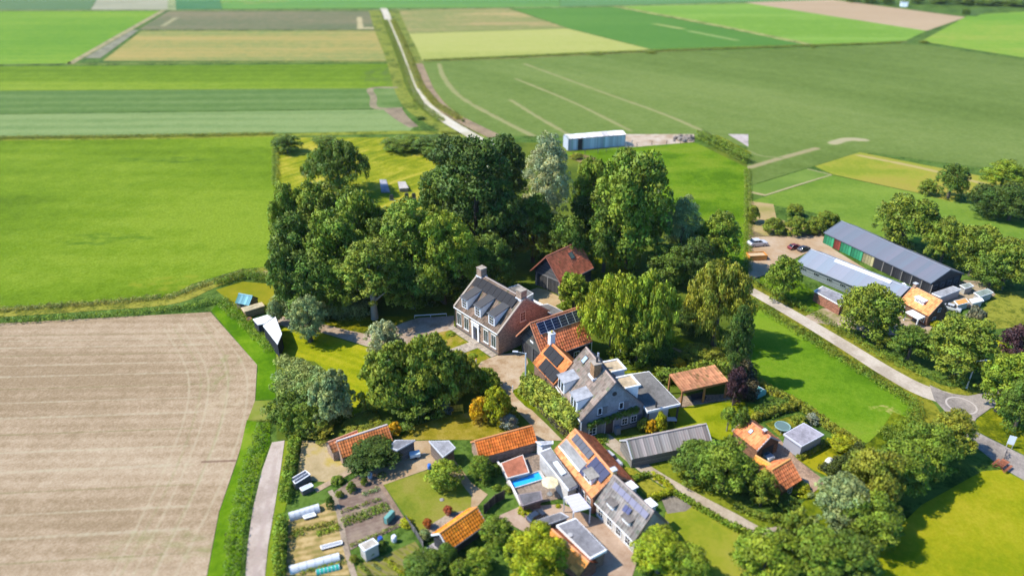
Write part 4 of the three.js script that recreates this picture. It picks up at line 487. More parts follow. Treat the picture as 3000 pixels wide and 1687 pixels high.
// ---------- roofs at the near edge of the farmyard ----------
function ridgeHouse(name, label, cat, r0, r1, hR, hE, W, o) { const A = G(...r0, hR), B = G(...r1, hR), th = atan2(B.z - A.z, B.x - A.x) / D2R, L = A.distanceTo(B), wx = sin(th * D2R), wz = -cos(th * D2R); return gabled(name, label, cat, { x: A.x - wx * W / 2, z: A.z - wz * W / 2, th, L, W, hE, hR }, o); }
ridgeHouse('garden_shed', 'orange tiled shed roof left of the small golden shrub', 'shed', [985, 1293], [1134, 1244], 2.9, 1.5, 3.2, { wall: BRICKM, roof: 'pantile', roofMat: ROOFORANGE, ts: .8, ridgeMat: M([.62, .5, .42]), rake: M([.55, .3, .18]), oe: .15, og: .1 });
ridgeHouse('garden_shed', 'lower orange tiled shed roof at the left end of its neighbour', 'shed', [960, 1296], [1046, 1262], 2.3, 1.4, 2.2, { wall: BRICKM, roof: 'pantile', roofMat: roofMat([.46, .17, .07]), ridgeMat: M([.5, .25, .14]), oe: .1, og: .1 });
ridgeHouse('garden_shed', 'bright orange tiled shed roof beside the sandy drive', 'shed', [1390, 1292], [1559, 1247], 2.9, 1.5, 3.2, { wall: BRICKM, roof: 'pantile', roofMat: roofMat([.6, .16, .03]), ts: .8, ridgeMat: M([.6, .24, .08]), rake: M([.6, .26, .1]), oe: .15, og: .1 });
ridgeHouse('outbuilding', 'low outbuilding with ribbed grey-brown roof near the golden shrubs', 'shed', [1836, 1289], [2070, 1242], 3.0, 1.5, 3.6, { wall: tm('board', [.3, .28, .25]), roof: 'corrugated', roofMat: roofMat([.3, .26, .23]), ridgeMat: M([.4, .33, .28]), rake: GREYW, oe: .15, og: .1 });
// ---------- corrugated shed at the pasture ----------
{
  const A = G(1664, 442), B = G(1832, 428), L = A.distanceTo(B), th = atan2(B.z - A.z, B.x - A.x) / D2R;
  const b = gabled('cattle_shed', 'low shed with white corrugated wall and dark open door', 'shed', { x: A.x, z: A.z, th, L, W: 4.4, hE: 3.3, hR: 3.75 }, { wall: M([.4, .41, .43]), roof: 'corrugated', roofMat: roofMat([.62, .58, .54], .6), oe: .08, og: .05, ridge: false });
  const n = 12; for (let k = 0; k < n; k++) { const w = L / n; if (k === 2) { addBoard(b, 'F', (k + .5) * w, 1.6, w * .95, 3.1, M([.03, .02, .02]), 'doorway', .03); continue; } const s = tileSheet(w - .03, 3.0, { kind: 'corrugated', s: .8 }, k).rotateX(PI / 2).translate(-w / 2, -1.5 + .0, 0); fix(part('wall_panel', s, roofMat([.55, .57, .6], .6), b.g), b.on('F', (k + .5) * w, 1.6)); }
  // wire fence along the pasture edge
  const f = thing('wire_fence', 'post and wire fence between shed yard and pasture', 'fence'); const pts = many(c2, [690, 200, 810, 195, 890, 180, 1000, 165, 1090, 150, 1180, 128, 1320, 112, 1460, 104, 1590, 98, 1720, 88]).map(([u, v]) => G(u, v)); pts.forEach((p) => part('post', box(.13, 1.25, .13, p.x, .62, p.z), M([.16, .12, .09]), f)); for (const y of [.5, 1.05]) part('wire', merge(pts.slice(1).map((p, i) => bar(pts[i].clone().setY(y), p.clone().setY(y), .025, .025))), M([.3, .3, .3], .5), f);
  const gt = thing('field_gate', 'grey metal field gate at the corner of the corrugated shed', 'gate'); const g0 = G(...c2(1075, 138)), g1 = G(...c2(1130, 126)); for (const p of [g0, g1]) part('post', box(.2, 1.9, .2, p.x, .95, p.z), M([.5, .46, .42]), gt); for (const y of [.4, .8, 1.2]) part('rail', bar(g0.clone().setY(y), g1.clone().setY(y), .07, .07), ALU, gt);
  const rp = thing('rubble_heap', 'heap of stone rubble in the sandy yard', 'rubble'); const r = rng(77), rg = [0, 1, 2].map((k) => { const g = new THREE.IcosahedronGeometry(.5, 0), p = g.attributes.position; for (let i = 0; i < p.count; i++) p.setXYZ(i, p.getX(i) * (.8 + .3 * HT[i % 20 + k * 40]), p.getY(i) * .7, p.getZ(i)); return g; }); for (let k = 0; k < 34; k++) { const p = G(...c2(1530 + 190 * r(), 40 + 46 * r())); const m = part('stone', rg[k % 3], [CONC, tm('grit', [.3, .26, .22]), tm('grit', [.42, .33, .25])][k % 3], rp); m.position.set(p.x, .2 + .3 * r(), p.z); m.scale.setScalar(.8 + 1.1 * r()); m.rotation.set(r() * 3, r() * 3, 0); }
}
// ---------- churchyard ----------
{
  const stone = tm('grit', [.34, .34, .36]), pale = tm('grit', [.52, .47, .42]), slate = M([.045, .045, .05], .5);
  const t1 = thing('grave_slab', 'flat grey grave slab in the tree shadow, left of the raised tomb', 'grave'); { const p = many(c1, [1005, 445, 1065, 445, 1100, 560, 1020, 560]).map(([u, v]) => G(u, v)); part('slab', prism(p, 0, .22), stone, t1); part('kerb', prism(inset(p, -.25), 0, .1), tm('grit', [.3, .28, .26]), t1); }
  const t2 = thing('raised_tomb', 'raised pale stone tomb on the churchyard grass', 'tomb'); { const p = many(c1, [1175, 460, 1245, 458, 1278, 520, 1190, 525]).map(([u, v]) => G(u, v, .9)); part('tomb_chest', uvBox(prism(inset(p, .15), 0, .8)), tm('grit', [.3, .24, .19]), t2); part('tomb_lid', uvBox(prism(p, .8, .98)), pale, t2); }
  [['dark upright headstone below the grave slab, leftmost of three', 1120, 632], ['dark upright headstone below the raised tomb, middle of three', 1262, 617], ['dark upright headstone next to the bushes, rightmost of three', 1328, 617]].forEach(([l, x, y]) => { const h = thing('headstone', l, 'headstone', undefined); h.position.copy(G(...c1(x, y))); const s = new THREE.Shape([[-.45, 0], [.45, 0], [.45, 1.15], [.32, 1.25], [.2, 1.38], [-.2, 1.38], [-.32, 1.25], [-.45, 1.15]].map((q) => new THREE.Vector2(...q))); part('stone', new THREE.ExtrudeGeometry(s, { depth: .16, bevelEnabled: true, bevelSize: .015, bevelThickness: .015, bevelSegments: 1 }), slate, h); part('plinth', rbox(1.15, .16, .45, 0, .08, .08), M([.12, .12, .125]), h); });
}
// ---------- lamps, pergola, bench and garden things ----------
function lamp(label, foot, h, dir, col, flat2) { const g = thing('street_lamp', label, 'street lamp'); g.position.copy(G(...foot)); g.rotation.y = dir; part('pole', cyl(.11, .075, h), col, g); part('pole_base', cyl(.15, .14, .5), col, g); part('arm', bar(new THREE.Vector3(0, h - .06, 0), new THREE.Vector3(1.15, h + .2, 0), .06, .06), col, g); part('lamp_head', rbox(.75, .14, .3, 1.4, h + .22, 0, .05), GREYW, g); return g; }
lamp('tall grey lamp post standing before the clipped leafy hedge', c4(123, 1005), 7.0, PI * .98, M([.5, .53, .52], .5));
lamp('grey lamp post at the road junction under the dark trees', c7(1400, 322), 4.6, -.1, M([.42, .44, .46], .5));
{
  const g = thing('garden_pergola', 'terracotta tiled pergola on wooden posts beside the garden lawn', 'pergola');
  const pts = many(c4, [1500, 905, 1860, 830, 2000, 930, 1640, 1010]).map(([u, v]) => G(u, v, 2.9)), A = pts[3].clone(), B = pts[2].clone(), Cc = pts[0].clone(); const q = G(...c4(1572, 968), 2.75), Lx = 7.2, Sx = 3.6; g.position.set(q.x, 0, q.z); g.rotation.y = .33;
  const rf = part('roof', tileSheet(Lx, Sx, { kind: 'pantile' }, 9).rotateX(.12).translate(0, 2.72, .0), roofMat([.4, .18, .09]), g); part('roof_deck', box(Lx - .05, .08, Sx - .05, Lx / 2, 0, -Sx / 2).rotateX(.12).translate(0, 2.65, 0), TIMBER, rf);
  for (const x of [.15, Lx / 2, Lx - .15]) for (const z of [-.1, -Sx + .2]) part('post', box(.22, 2.62 + (z < -1 ? .35 : 0), .22, x, 1.31 + (z < -1 ? .17 : 0), z), TIMBER, g);
  part('beam', box(Lx, .2, .16, Lx / 2, 2.52, -.1), TIMBER, g); part('beam', box(Lx, .2, .16, Lx / 2, 2.9, -Sx + .2), TIMBER, g);
  const tb = thing('garden_bench', 'dark garden bench in the shade under the tiled pergola', 'bench'); tb.position.copy(G(...c4(1720, 1045))); tb.rotation.y = .3; part('seat', rbox(2.2, .07, .6, 0, .45, 0), DARK, tb); part('backrest', rbox(2.2, .5, .06, 0, .75, -.3), DARK, tb); for (const x of [-.95, .95]) part('leg', box(.08, .44, .5, x, .22, 0), DARK, tb);
  const yb = thing('garden_bench', 'yellow wooden bench in the shade below the big round bush', 'bench'); yb.position.copy(G(...c3(1700, 1165))); yb.rotation.y = .2; const YM = tm('plank', [.75, .56, .05], .6); for (let k = 0; k < 4; k++) part('slat', rbox(1.75, .13, .04, 0, .56 + k * .16, -.3), YM, yb); for (let k = 0; k < 3; k++) part('slat', rbox(1.75, .04, .14, 0, .46, -.18 + k * .17), YM, yb); for (const x of [-.78, .78]) part('leg', box(.07, .46, .5, x, .23, 0), YM, yb);
  const wt = thing('barrier_pole', 'long white barrier pole lying at the edge of the wood', 'barrier'); const a = G(...c3(1305, 290)).setY(.5), b2 = G(...c3(1600, 272)).setY(.5); part('pole', bar(a, b2, .1, .1), WHITE, wt); for (const p of [a, a.clone().lerp(b2, .5), b2]) part('post', box(.1, .5, .1, p.x, .25, p.z), M([.4, .38, .34]), wt);
  const wp = thing('marker_post', 'short white marker post at the corner of the front garden', 'post'); wp.position.copy(G(...c3(1874, 715))); part('post', cyl(.08, .08, .9), WHITE, wp); part('cap', cyl(.1, .06, .08, 0, .9), M([.5, .1, .05]), wp);
  const w2 = thing('marker_post', 'short white marker post on the paver drive beside the lamp post', 'post'); w2.position.copy(G(...c4(6, 970))); part('post', cyl(.08, .08, .95), WHITE, w2); part('cap', cyl(.1, .06, .08, 0, .95), GREYW, w2);
  const gw = thing('garden_wall', 'low pale garden wall at the edge of the garden lawn', 'wall'); const w0 = G(...c4(2085, 1205)), w1 = G(...c4(2178, 1300)); part('wall', bar(w0.clone().setY(.3), w1.clone().setY(.3), .3, .6), CONC, gw); part('coping', bar(w0.clone().setY(.64), w1.clone().setY(.64), .42, .08), M([.62, .58, .52]), gw);
}
// ---------- lower village ----------
const PLASTER = tm('grit', [.62, .57, .5]);
{
  const b = gabled('garden_house', 'small garden house with bright orange roof beside the terrace', 'shed', { x: -6.48, z: -52.09, th: -44.3, L: 5.21, W: 2.9, hE: 1.5, hR: 2.8 }, { wall: BOARDM, roof: 'pantile', roofMat: roofMat([.62, .2, .02]), ridgeMat: M([.66, .26, .06]), rake: WHITE, oe: .25, og: .12, gutter: M([.2, .2, .2]), ts: .8 });
  addBoard(b, 'L', 1.45, .8, 1.0, 1.5, DARK, 'door'); addBoard(b, 'F', 2.6, .75, 3.6, 1.0, DARK, 'open_front', .03);
}
{
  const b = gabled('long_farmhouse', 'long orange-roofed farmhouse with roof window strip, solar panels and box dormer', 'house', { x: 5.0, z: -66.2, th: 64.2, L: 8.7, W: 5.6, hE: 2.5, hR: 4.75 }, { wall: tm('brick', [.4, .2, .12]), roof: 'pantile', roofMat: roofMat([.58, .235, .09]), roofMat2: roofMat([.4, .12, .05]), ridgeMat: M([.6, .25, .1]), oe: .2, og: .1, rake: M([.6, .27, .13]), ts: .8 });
  const rw = fix(part('roof_light_strip', box(4.7, .1, 1.2), tm('grit', [.36, .34, .31], .6), b.g), b.up('F', 2.6, 1.45)); part('frame', box(4.8, .12, .16, 0, .02, .62), WHITE, rw); part('frame', box(4.8, .12, .08, 0, .02, -.62), M([.5, .3, .2]), rw);
  panels(b, 'F', .1, .55, .68, .97, 5, 1, M([.05, .05, .06], .4), false); panels(b, 'F', .6, .95, .5, .95, 3, 1, M([.025, .025, .06], .3), false); panels(b, 'F', .58, .68, .2, .5, 1, 1, M([.025, .025, .06], .3), false);
  dormer(b, 'F', .77 * 8.7, .75, 1.5, 1.0, { roof: tm('grit', [.4, .36, .3], .7), wins: 1, nx: 2, ny: 1, rise: .05 });
  chimney(b, 8.4, -2.8, 4.4, 5.3, .5, .5, M([.62, .36, .14]));
  for (let k = 0; k < 3; k++) addWindow(b, 'F', 5.4 + k * 1.2, 1.2, .8, 1.1, 2, 2); addWindow(b, 'R', 2.8, 1.4, .9, 1.1, 2, 2);
}
{ const e = flat('flat_extension', 'long grey flat-roofed extension with white skylight beside the orange farmhouse', 'building', many(c6, [455, 155, 580, 108, 865, 505, 770, 550]), 2.5, PLASTER, tm('grit', [.3, .29, .28]), { th: .25 });
  const p = many(c6, [608, 262, 650, 250, 745, 372, 700, 395]).map(([u, v]) => G(u, v, 2.7).sub(e.position)); part('skylight', prism(p, 2.5, 2.72), M([.75, .8, .76], .3), e); const q = many(c6, [705, 440, 800, 410, 860, 500, 775, 545]).map(([u, v]) => G(u, v, 2.6).sub(e.position)); part('roof_box', prism(q, 2.5, 2.62), tm('grit', [.24, .23, .21]), e); }
{ const g = thing('patio_cover', 'patio cover with pale lilac roof sheets beside the orange farmhouse', 'patio cover'); const c = many(c6, [725, 628, 880, 588, 1002, 735, 822, 782]).map(([u, v]) => G(u, v, 2.3)); const A = c[0].clone(); g.position.set(A.x, 0, A.z); const L = c.map((p) => p.clone().sub(new THREE.Vector3(A.x, 0, A.z)));
  for (let k = 0; k < 5; k++) { const a = k / 5 + .012, b = (k + 1) / 5 - .012; const q = [L[0].clone().lerp(L[3], a), L[1].clone().lerp(L[2], a), L[1].clone().lerp(L[2], b), L[0].clone().lerp(L[3], b)]; part('roof_sheet', prism(q, 2.28, 2.33), M([.5, .47, .56], .3), g); }
  for (let k = 0; k <= 5; k++) part('rafter', bar(L[0].clone().lerp(L[3], k / 5).setY(2.26), L[1].clone().lerp(L[2], k / 5).setY(2.26), .07, .1), WHITE, g); L.forEach((p) => part('post', box(.12, 2.2, .12, p.x * .98, 1.1, p.z), WHITE, g)); }
{
  const b = gabled('grey_roofed_house', 'house with grey-brown roof, two dormers and lilac solar panels', 'house', { x: 9.15, z: -58.35, th: 57.7, L: 6.5, W: 4.75, hE: 1.9, hR: 4.8 }, { wall: PLASTER, roof: 'tile', roofMat: roofMat([.2, .175, .15]), ridgeMat: M([.3, .24, .2]), oe: .18, og: .1, rake: M([.3, .22, .17]), gutter: WHITE, ts: .8 });
  for (const a of [.3, .7]) dormer(b, 'F', a * 6.5, .72, 1.15, .72, { roof: tm('grit', [.22, .19, .165], .8), wins: 1, nx: 3, ny: 1, rise: .1 });
  panels(b, 'F', .12, .97, .7, .9, 6, 1, M([.17, .155, .2], .5), false); panels(b, 'F', .52, .68, .42, .64, 2, 1, M([.06, .06, .13], .4), false);
  for (const a of [.3, .78]) dormer(b, 'B', a * 6.5, 1.0, 1.0, .9, { roof: WHITE, rise: .02, wins: 1, nx: 2, ny: 1 });
  for (let k = 0; k < 4; k++) addWindow(b, 'F', .9 + k * 1.5, 1.0, .85, 1.2, 2, 2); addWindow(b, 'R', 2.4, 2.6, .6, .8, 1, 2); addWindow(b, 'R', 1.3, 1.0, .7, 1.0, 2, 2); addWindow(b, 'R', 3.4, 1.0, .7, 1.0, 2, 2);
}
{ const g = flat('garage', 'garage with grey flat roof and white fascia in the courtyard', 'garage', many(c6, [640, 918, 842, 842, 1170, 1178, 1000, 1268]), 2.3, tm('brick', [.3, .2, .15]), tm('grit', [.29, .28, .285]), { th: .3 }); const p = G(...c6(785, 1030), 2.3).sub(g.position); part('skylight', merge([cyl(.28, .22, .14, p.x, 2.3, p.z, 16)]), M([.4, .38, .36], .3), g); }
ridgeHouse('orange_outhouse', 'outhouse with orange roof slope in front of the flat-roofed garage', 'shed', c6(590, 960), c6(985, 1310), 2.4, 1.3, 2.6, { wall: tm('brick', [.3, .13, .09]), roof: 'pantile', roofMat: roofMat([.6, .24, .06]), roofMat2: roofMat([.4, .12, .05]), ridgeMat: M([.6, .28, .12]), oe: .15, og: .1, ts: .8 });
flat('carport', 'low carport with dark grey roof behind the parked dark car', 'carport', many(c6, [415, 872, 690, 782, 775, 832, 470, 942]), 2.0, tm('board', [.2, .18, .16]), tm('grit', [.22, .21, .21]), { th: .2, fascia: GREYW });
flat('pool_house', 'pool house with flat red tiled roof behind the swimming pool', 'building', many(c6, [55, 272, 292, 182, 362, 372, 125, 432]), .8, PLASTER, tm('grit', [.5, .18, .1]), { th: .2, fascia: M([.6, .54, .48]) });
{ const g = thing('swimming_pool', 'bright blue rectangular swimming pool beside the red-roofed pool house', 'swimming pool'); const p = many(c6, [150, 478, 455, 372, 500, 450, 210, 540]).map(([u, v]) => G(u, v)); const out = inset(p, -.35); const s = new THREE.Shape(out.map((q) => new THREE.Vector2(q.x, -q.z))); s.holes.push(new THREE.Path(p.map((q) => new THREE.Vector2(q.x, -q.z)))); part('coping', new THREE.ExtrudeGeometry(s, { depth: .22, bevelEnabled: false }).rotateX(-PI / 2), tm('grit', [.6, .55, .5]), g); part('pool_basin', prism(p, 0, .05), M([.08, .5, .85], .5), g); part('water', prism(inset(p, .01), .12, .14), new THREE.MeshPhysicalMaterial({ color: new THREE.Color().setRGB(.75, .93, 1), roughness: .05, transmission: 1, thickness: 0, ior: 1.33 }), g); }
flat('pool_cover_terrace', 'dark grey low roof over the terrace at the near end of the pool', 'shelter', many(c6, [235, 602, 480, 560, 500, 652, 282, 720]), 1.3, tm('brick', [.3, .2, .16]), tm('grit', [.2, .185, .185]), { th: .2, fascia: M([.25, .2, .2]) });
{ const g = thing('parasol', 'large pale yellow parasol between pool and extension', 'parasol'); const p = G(...c6(575, 470), 1.9); g.position.set(p.x, 0, p.z); g.rotation.y = .5; const r = new THREE.ConeGeometry(1.0, .35, 8, 1, true).translate(0, 2.0, 0); part('canopy', r, new THREE.MeshPhysicalMaterial({ color: new THREE.Color().setRGB(.72, .62, .36), roughness: .9, transmission: .2, thickness: 0, side: THREE.DoubleSide }), g); part('pole', cyl(.04, .04, 2.2), ALU, g); part('foot', cyl(.35, .3, .1), M([.2, .2, .2]), g); for (let k = 0; k < 8; k++) part('rib', bar(new THREE.Vector3(0, 2.15, 0), new THREE.Vector3(cos(k * PI / 4 + PI / 8) * .9, 1.83, sin(k * PI / 4 + PI / 8) * .9), .025, .025), WHITE, g); }
{ const g = thing('garden_wall', 'pale garden wall along the left side of the pool terrace', 'wall'); const pts = many(c6, [25, 280, 130, 455, 275, 735]).map(([u, v]) => G(u, v)); for (let k = 0; k < 2; k++) { part('wall', bar(pts[k].clone().setY(.22), pts[k + 1].clone().setY(.22), .16, .44), PLASTER, g); part('coping', bar(pts[k].clone().setY(.47), pts[k + 1].clone().setY(.47), .24, .07), M([.7, .64, .57]), g); } }
flat('storage_shed', 'grey flat-roofed shed at the back of the sandy yard', 'shed', many(c5, [1620, 40, 1835, 36, 1905, 112, 1772, 212]), 2.2, tm('board', [.25, .19, .15]), tm('grit', [.42, .41, .41]), { th: .2, fascia: GREYW });
flat('storage_shed', 'dark grey shed roof partly hidden by the round tree', 'shed', many(c5, [1270, 30, 1486, 30, 1290, 140, 1200, 110]), 2.2, tm('board', [.2, .18, .17]), tm('grit', [.28, .28, .29]), { th: .2, fascia: GREYW });
flat('white_shed', 'small white building behind the lawn of the pool house', 'shed', many(c6, [420, 44, 610, 40, 610, 70, 480, 84]), 2.0, WHITE, tm('grit', [.6, .6, .62]), { th: .15 });
flat('garden_shed', 'small cream-roofed shed at the corner of the allotment soil', 'shed', many(c5, [888, 1122, 1042, 1052, 1102, 1112, 950, 1192]), 1.7, M([.45, .4, .34]), tm('grit', [.66, .58, .46]), { th: .12, over: .12 });
// ---------- cars ----------
function car(label, foot, ang, col, glass = GLASS, k = 1) {
  const g = thing('parked_car', label, 'car'); g.position.copy(foot); g.rotation.y = ang; g.scale.setScalar(k);
  const paint = M(col, .3, { metalness: .25 }); const prof = (pts, w, y = 0) => { const s = new THREE.Shape(pts.map((p) => new THREE.Vector2(...p))); return new THREE.ExtrudeGeometry(s, { depth: w - .16, bevelEnabled: true, bevelSize: .08, bevelThickness: .08, bevelSegments: 3 }).translate(0, y, -(w - .16) / 2); };
  part('body', prof([[-2.1, .32], [2.1, .32], [2.12, .6], [1.95, .82], [1.0, .92], [-1.85, .95], [-2.12, .7]], 1.75), paint, g);
  const cab = part('cabin', prof([[-1.75, .92], [1.0, .92], [.35, 1.38], [-1.25, 1.42]], 1.5), glass, g); part('car_roof', rbox(1.5, .07, 1.3, -.45, 1.5, 0, .03), paint, cab); for (const z of [-.77, .77]) part('pillar', merge([bar(new THREE.Vector3(-.4, .95, z), new THREE.Vector3(-.4, 1.45, z * .93), .06, .06)]), paint, cab);
  for (const x of [-1.3, 1.3]) for (const z of [-.83, .83]) { const w = part('wheel', new THREE.CylinderGeometry(.33, .33, .22, 16).rotateX(PI / 2), M([.02, .02, .02], .8), g); w.position.set(x, .33, z); part('rim', new THREE.CylinderGeometry(.2, .2, .24, 10).rotateX(PI / 2), ALU, w); }
  for (const z of [-.6, .6]) { part('headlight', rbox(.08, .14, .32, 2.12, .68, z, .03), M([.7, .7, .7], .2), g); part('tail_light', rbox(.08, .16, .28, -2.14, .74, z, .03), M([.3, .02, .02], .3), g); } return g;
}
car('dark blue car parked in the courtyard beside the carport', G(...c6(430, 845)), .62, [.04, .055, .08], GLASS, .52);
car('silver-white car parked on the drive by the village lane', G(...c6(1205, 262)), -.95, [.55, .56, .57], GLASS, .72);
car('light grey car parked between the two orange roofs', G(...cr(275, 745)), -1.0, [.4, .4, .42], GLASS, .62);
car('white car parked right of the farmhouse gable', G(...c8(1262, 1050)), -.7, [.6, .6, .6], GLASS, .62);
car('white van-like car at the far end of the sandy farmyard', G(...c8(82, 660)), .2, [.62, .62, .62], GLASS, .9);
car('dark red car parked by the left end of the grey barn', G(...c8(305, 678)), .4, [.2, .04, .04], GLASS, .62);
car('dark grey car beside the red one at the end of the barn', G(...c8(362, 690)), .5, [.06, .06, .065], GLASS, .62);
{ const g = thing('skip_container', 'orange open skip container in the sandy farmyard', 'container'); g.position.copy(G(...c8(75, 740))); g.rotation.y = .1; const OR = M([.62, .25, .04], .6); part('base', box(3.4, .12, 1.7, 0, .12, 0), OR, g); for (const z of [-.85, .85]) part('side', box(3.5, .9, .08, 0, .6, z), OR, g); for (const x of [-1.72, 1.72]) part('end', box(.08, .9, 1.62, x, .6, 0), OR, g); part('sand_fill', rbox(3.2, .3, 1.5, 0, .75, 0, .1), M([.5, .36, .2]), g); }
// ---------- farm on the right ----------
{
  const b = gabled('long_barn', 'long grey-roofed barn with green, red and cream wall panels', 'barn', { x: 62.31, z: -131.2, th: 64.7, L: 23.98, W: 8.41, hE: 2.2, hR: 3.9 }, { wall: tm('board', [.08, .08, .085]), roof: 'sheetmetal', roofMat: ROOFMETAL, ridgeMat: M([.16, .17, .2], .5), oe: .12, og: .12, rake: M([.1, .12, .14]), gutter: M([.12, .13, .15]) });
  const GREEN = tm('plank', [.06, .36, .17], .6), REDP = tm('plank', [.3, .07, .05], .6), CR = tm('plank', [.5, .44, .22], .7); let x = .15; for (const [w, m, nm] of [[2.6, GREEN], [1.6, REDP, 'barn_door'], [2.65, GREEN], [2.65, GREEN], [2.6, CR]]) { addBoard(b, 'F', x + w / 2, 1.0, w - .02, 1.95, m, nm ?? 'wall_panel', .06); x += w; }
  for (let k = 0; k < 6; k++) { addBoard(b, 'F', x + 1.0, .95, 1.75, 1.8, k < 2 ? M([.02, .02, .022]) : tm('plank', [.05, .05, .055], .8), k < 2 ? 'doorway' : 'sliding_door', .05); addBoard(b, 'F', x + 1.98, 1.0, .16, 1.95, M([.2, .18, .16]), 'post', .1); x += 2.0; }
  addBoard(b, 'R', 4.2, 1.0, 7.6, 1.9, tm('plank', [.035, .06, .08], .7), 'gable_cladding', .05); for (const s of [1.6, 3.4, 5.2, 7]) addWindow(b, 'R', s, 1.1, .9, .8, 2, 1, M([.03, .08, .14], .5));
}
{
  const b = gabled('grey_barn', 'low grey-roofed barn with a white ridge light strip', 'barn', { x: 52.4, z: -118.3, th: 54.5, L: 18.6, W: 7.62, hE: 1.9, hR: 3.5 }, { wall: tm('board', [.26, .3, .29]), roof: 'sheetmetal', roofMat: roofMat([.235, .255, .29], .5), ridgeMat: M([.3, .32, .35], .5), oe: .12, og: .1, rake: M([.2, .22, .24]), gutter: M([.25, .27, .28]) });
  const r = fix(part('ridge_light', box(10.5, .14, .75), M([.7, .7, .7], .4), b.g), b.up('F', 10.5, b.S - .4)); for (let k = 1; k < 8; k++) part('bar', box(.06, .03, .75, -5.25 + k * 1.31, .08, 0), GREYW, r);
  addBoard(b, 'R', 3.8, 1.1, 3, 1.8, M([.08, .06, .06]), 'barn_door', .05); for (let k = 0; k < 6; k++) addWindow(b, 'F', 1.6 + k * 2.6, 1.1, 1.1, .6, 3, 1, M([.2, .24, .22]));
}
{
  const b = gabled('farmhouse', 'farmhouse with orange roof and a white box dormer beside the barns', 'house', { x: 64.35, z: -103.64, th: 66.7, L: 5.49, W: 4.51, hE: 1.95, hR: 4.25 }, { wall: tm('brick', [.22, .13, .09]), roof: 'pantile', roofMat: roofMat([.66, .27, .1]), ridgeMat: M([.66, .3, .13]), oe: .15, og: .08, rake: M([.3, .2, .15]), ts: .8 });
  dormer(b, 'F', .5 * 5.49, 1.1, 1.7, .75, { roof: M([.7, .69, .67], .6), wins: 2, nx: 2, ny: 1, rise: .05 }); addWindow(b, 'F', .8, 1.0, .7, 1.0, 2, 2); addWindow(b, 'F', 4.6, 1.0, .7, 1.0, 2, 2); addWindow(b, 'R', 1.6, 1.0, .7, 1.0, 2, 2, GREYW); addWindow(b, 'R', 2.3, 2.6, .6, .7, 2, 1, GREYW);
  chimney(b, .3, -2.25, 3.7, 4.9, .5, .5, tm('brick', [.5, .36, .26]));
}
flat('veranda_roof', 'white flat veranda roof in front of the orange-roofed farmhouse', 'veranda', many(c8, [980, 1062, 1040, 1045, 1120, 1085, 1062, 1108]), 1.6, M([.4, .36, .32]), M([.74, .72, .68], .6), { th: .15, open: true, post: WHITE });
flat('flat_annexe', 'white flat-roofed annexe between grey barn and farmhouse', 'building', many(c8, [890, 898, 975, 885, 1010, 920, 930, 948]), 1.9, PLASTER, M([.72, .71, .68], .6), { th: .15 });
{ const b = flat('brick_annexe', 'low brick annexe with grey roof and white door before the grey barn', 'building', many(c8, [425, 935, 478, 905, 640, 975, 590, 1025]), 1.9, tm('brick', [.42, .2, .13]), tm('grit', [.36, .35, .36]), { th: .16, over: .15 });
  const A = G(...c8(428, 980)), B = G(...c8(588, 1062)); const d = B.clone().sub(A), th = atan2(d.z, d.x), n = new THREE.Vector3(-sin(th), 0, cos(th)); [[.15, WHITE, 'window'], [.38, WHITE, 'window'], [.6, WHITE, 'door'], [.85, M([.4, .18, .12]), 'shutter']].forEach(([t, m, nm]) => { const q = A.clone().lerp(B, t).sub(b.position); const f = part(nm, box(.75, nm === 'door' ? 1.4 : .9, .12), m, b); f.position.set(q.x, nm === 'door' ? .75 : .95, q.z).addScaledVector(n, -.2); f.rotation.y = -th; if (nm !== 'shutter') part('pane', box(.5, nm === 'door' ? .5 : .65, .14, 0, nm === 'door' ? .3 : 0, 0), GLASS, f); }); }
flat('trailer_shed', 'grey flat-roofed shed right of the barn gable', 'shed', many(c8, [1140, 950, 1270, 905, 1322, 925, 1195, 975]), 1.5, M([.36, .33, .3]), tm('grit', [.42, .42, .42]), { th: .12 });
flat('storage_shed', 'greenish tarpaulin-roofed shed at the far right of the farmyard', 'shed', many(c8, [1395, 945, 1480, 920, 1518, 945, 1435, 972]), 1.3, M([.35, .33, .28]), tm('grit', [.3, .36, .3]), { th: .12 });
flat('storage_shed', 'small pale green shed roof behind the trailer shed', 'shed', many(c8, [1310, 900, 1370, 885, 1400, 905, 1345, 922]), 1.3, M([.35, .33, .28]), tm('grit', [.36, .4, .35]), { th: .12 });
flat('storage_shed', 'small orange-roofed shed right of the farmhouse', 'shed', many(c8, [1275, 995, 1350, 980, 1372, 1005, 1300, 1022]), 1.2, M([.4, .36, .3]), M([.62, .26, .06], .8), { th: .12 });
flat('storage_shed', 'small cream-roofed shed at the lawn edge right of the farmhouse', 'shed', many(c8, [1370, 985, 1440, 970, 1460, 995, 1390, 1012]), 1.1, M([.4, .36, .3]), M([.6, .56, .46], .8), { th: .12 });
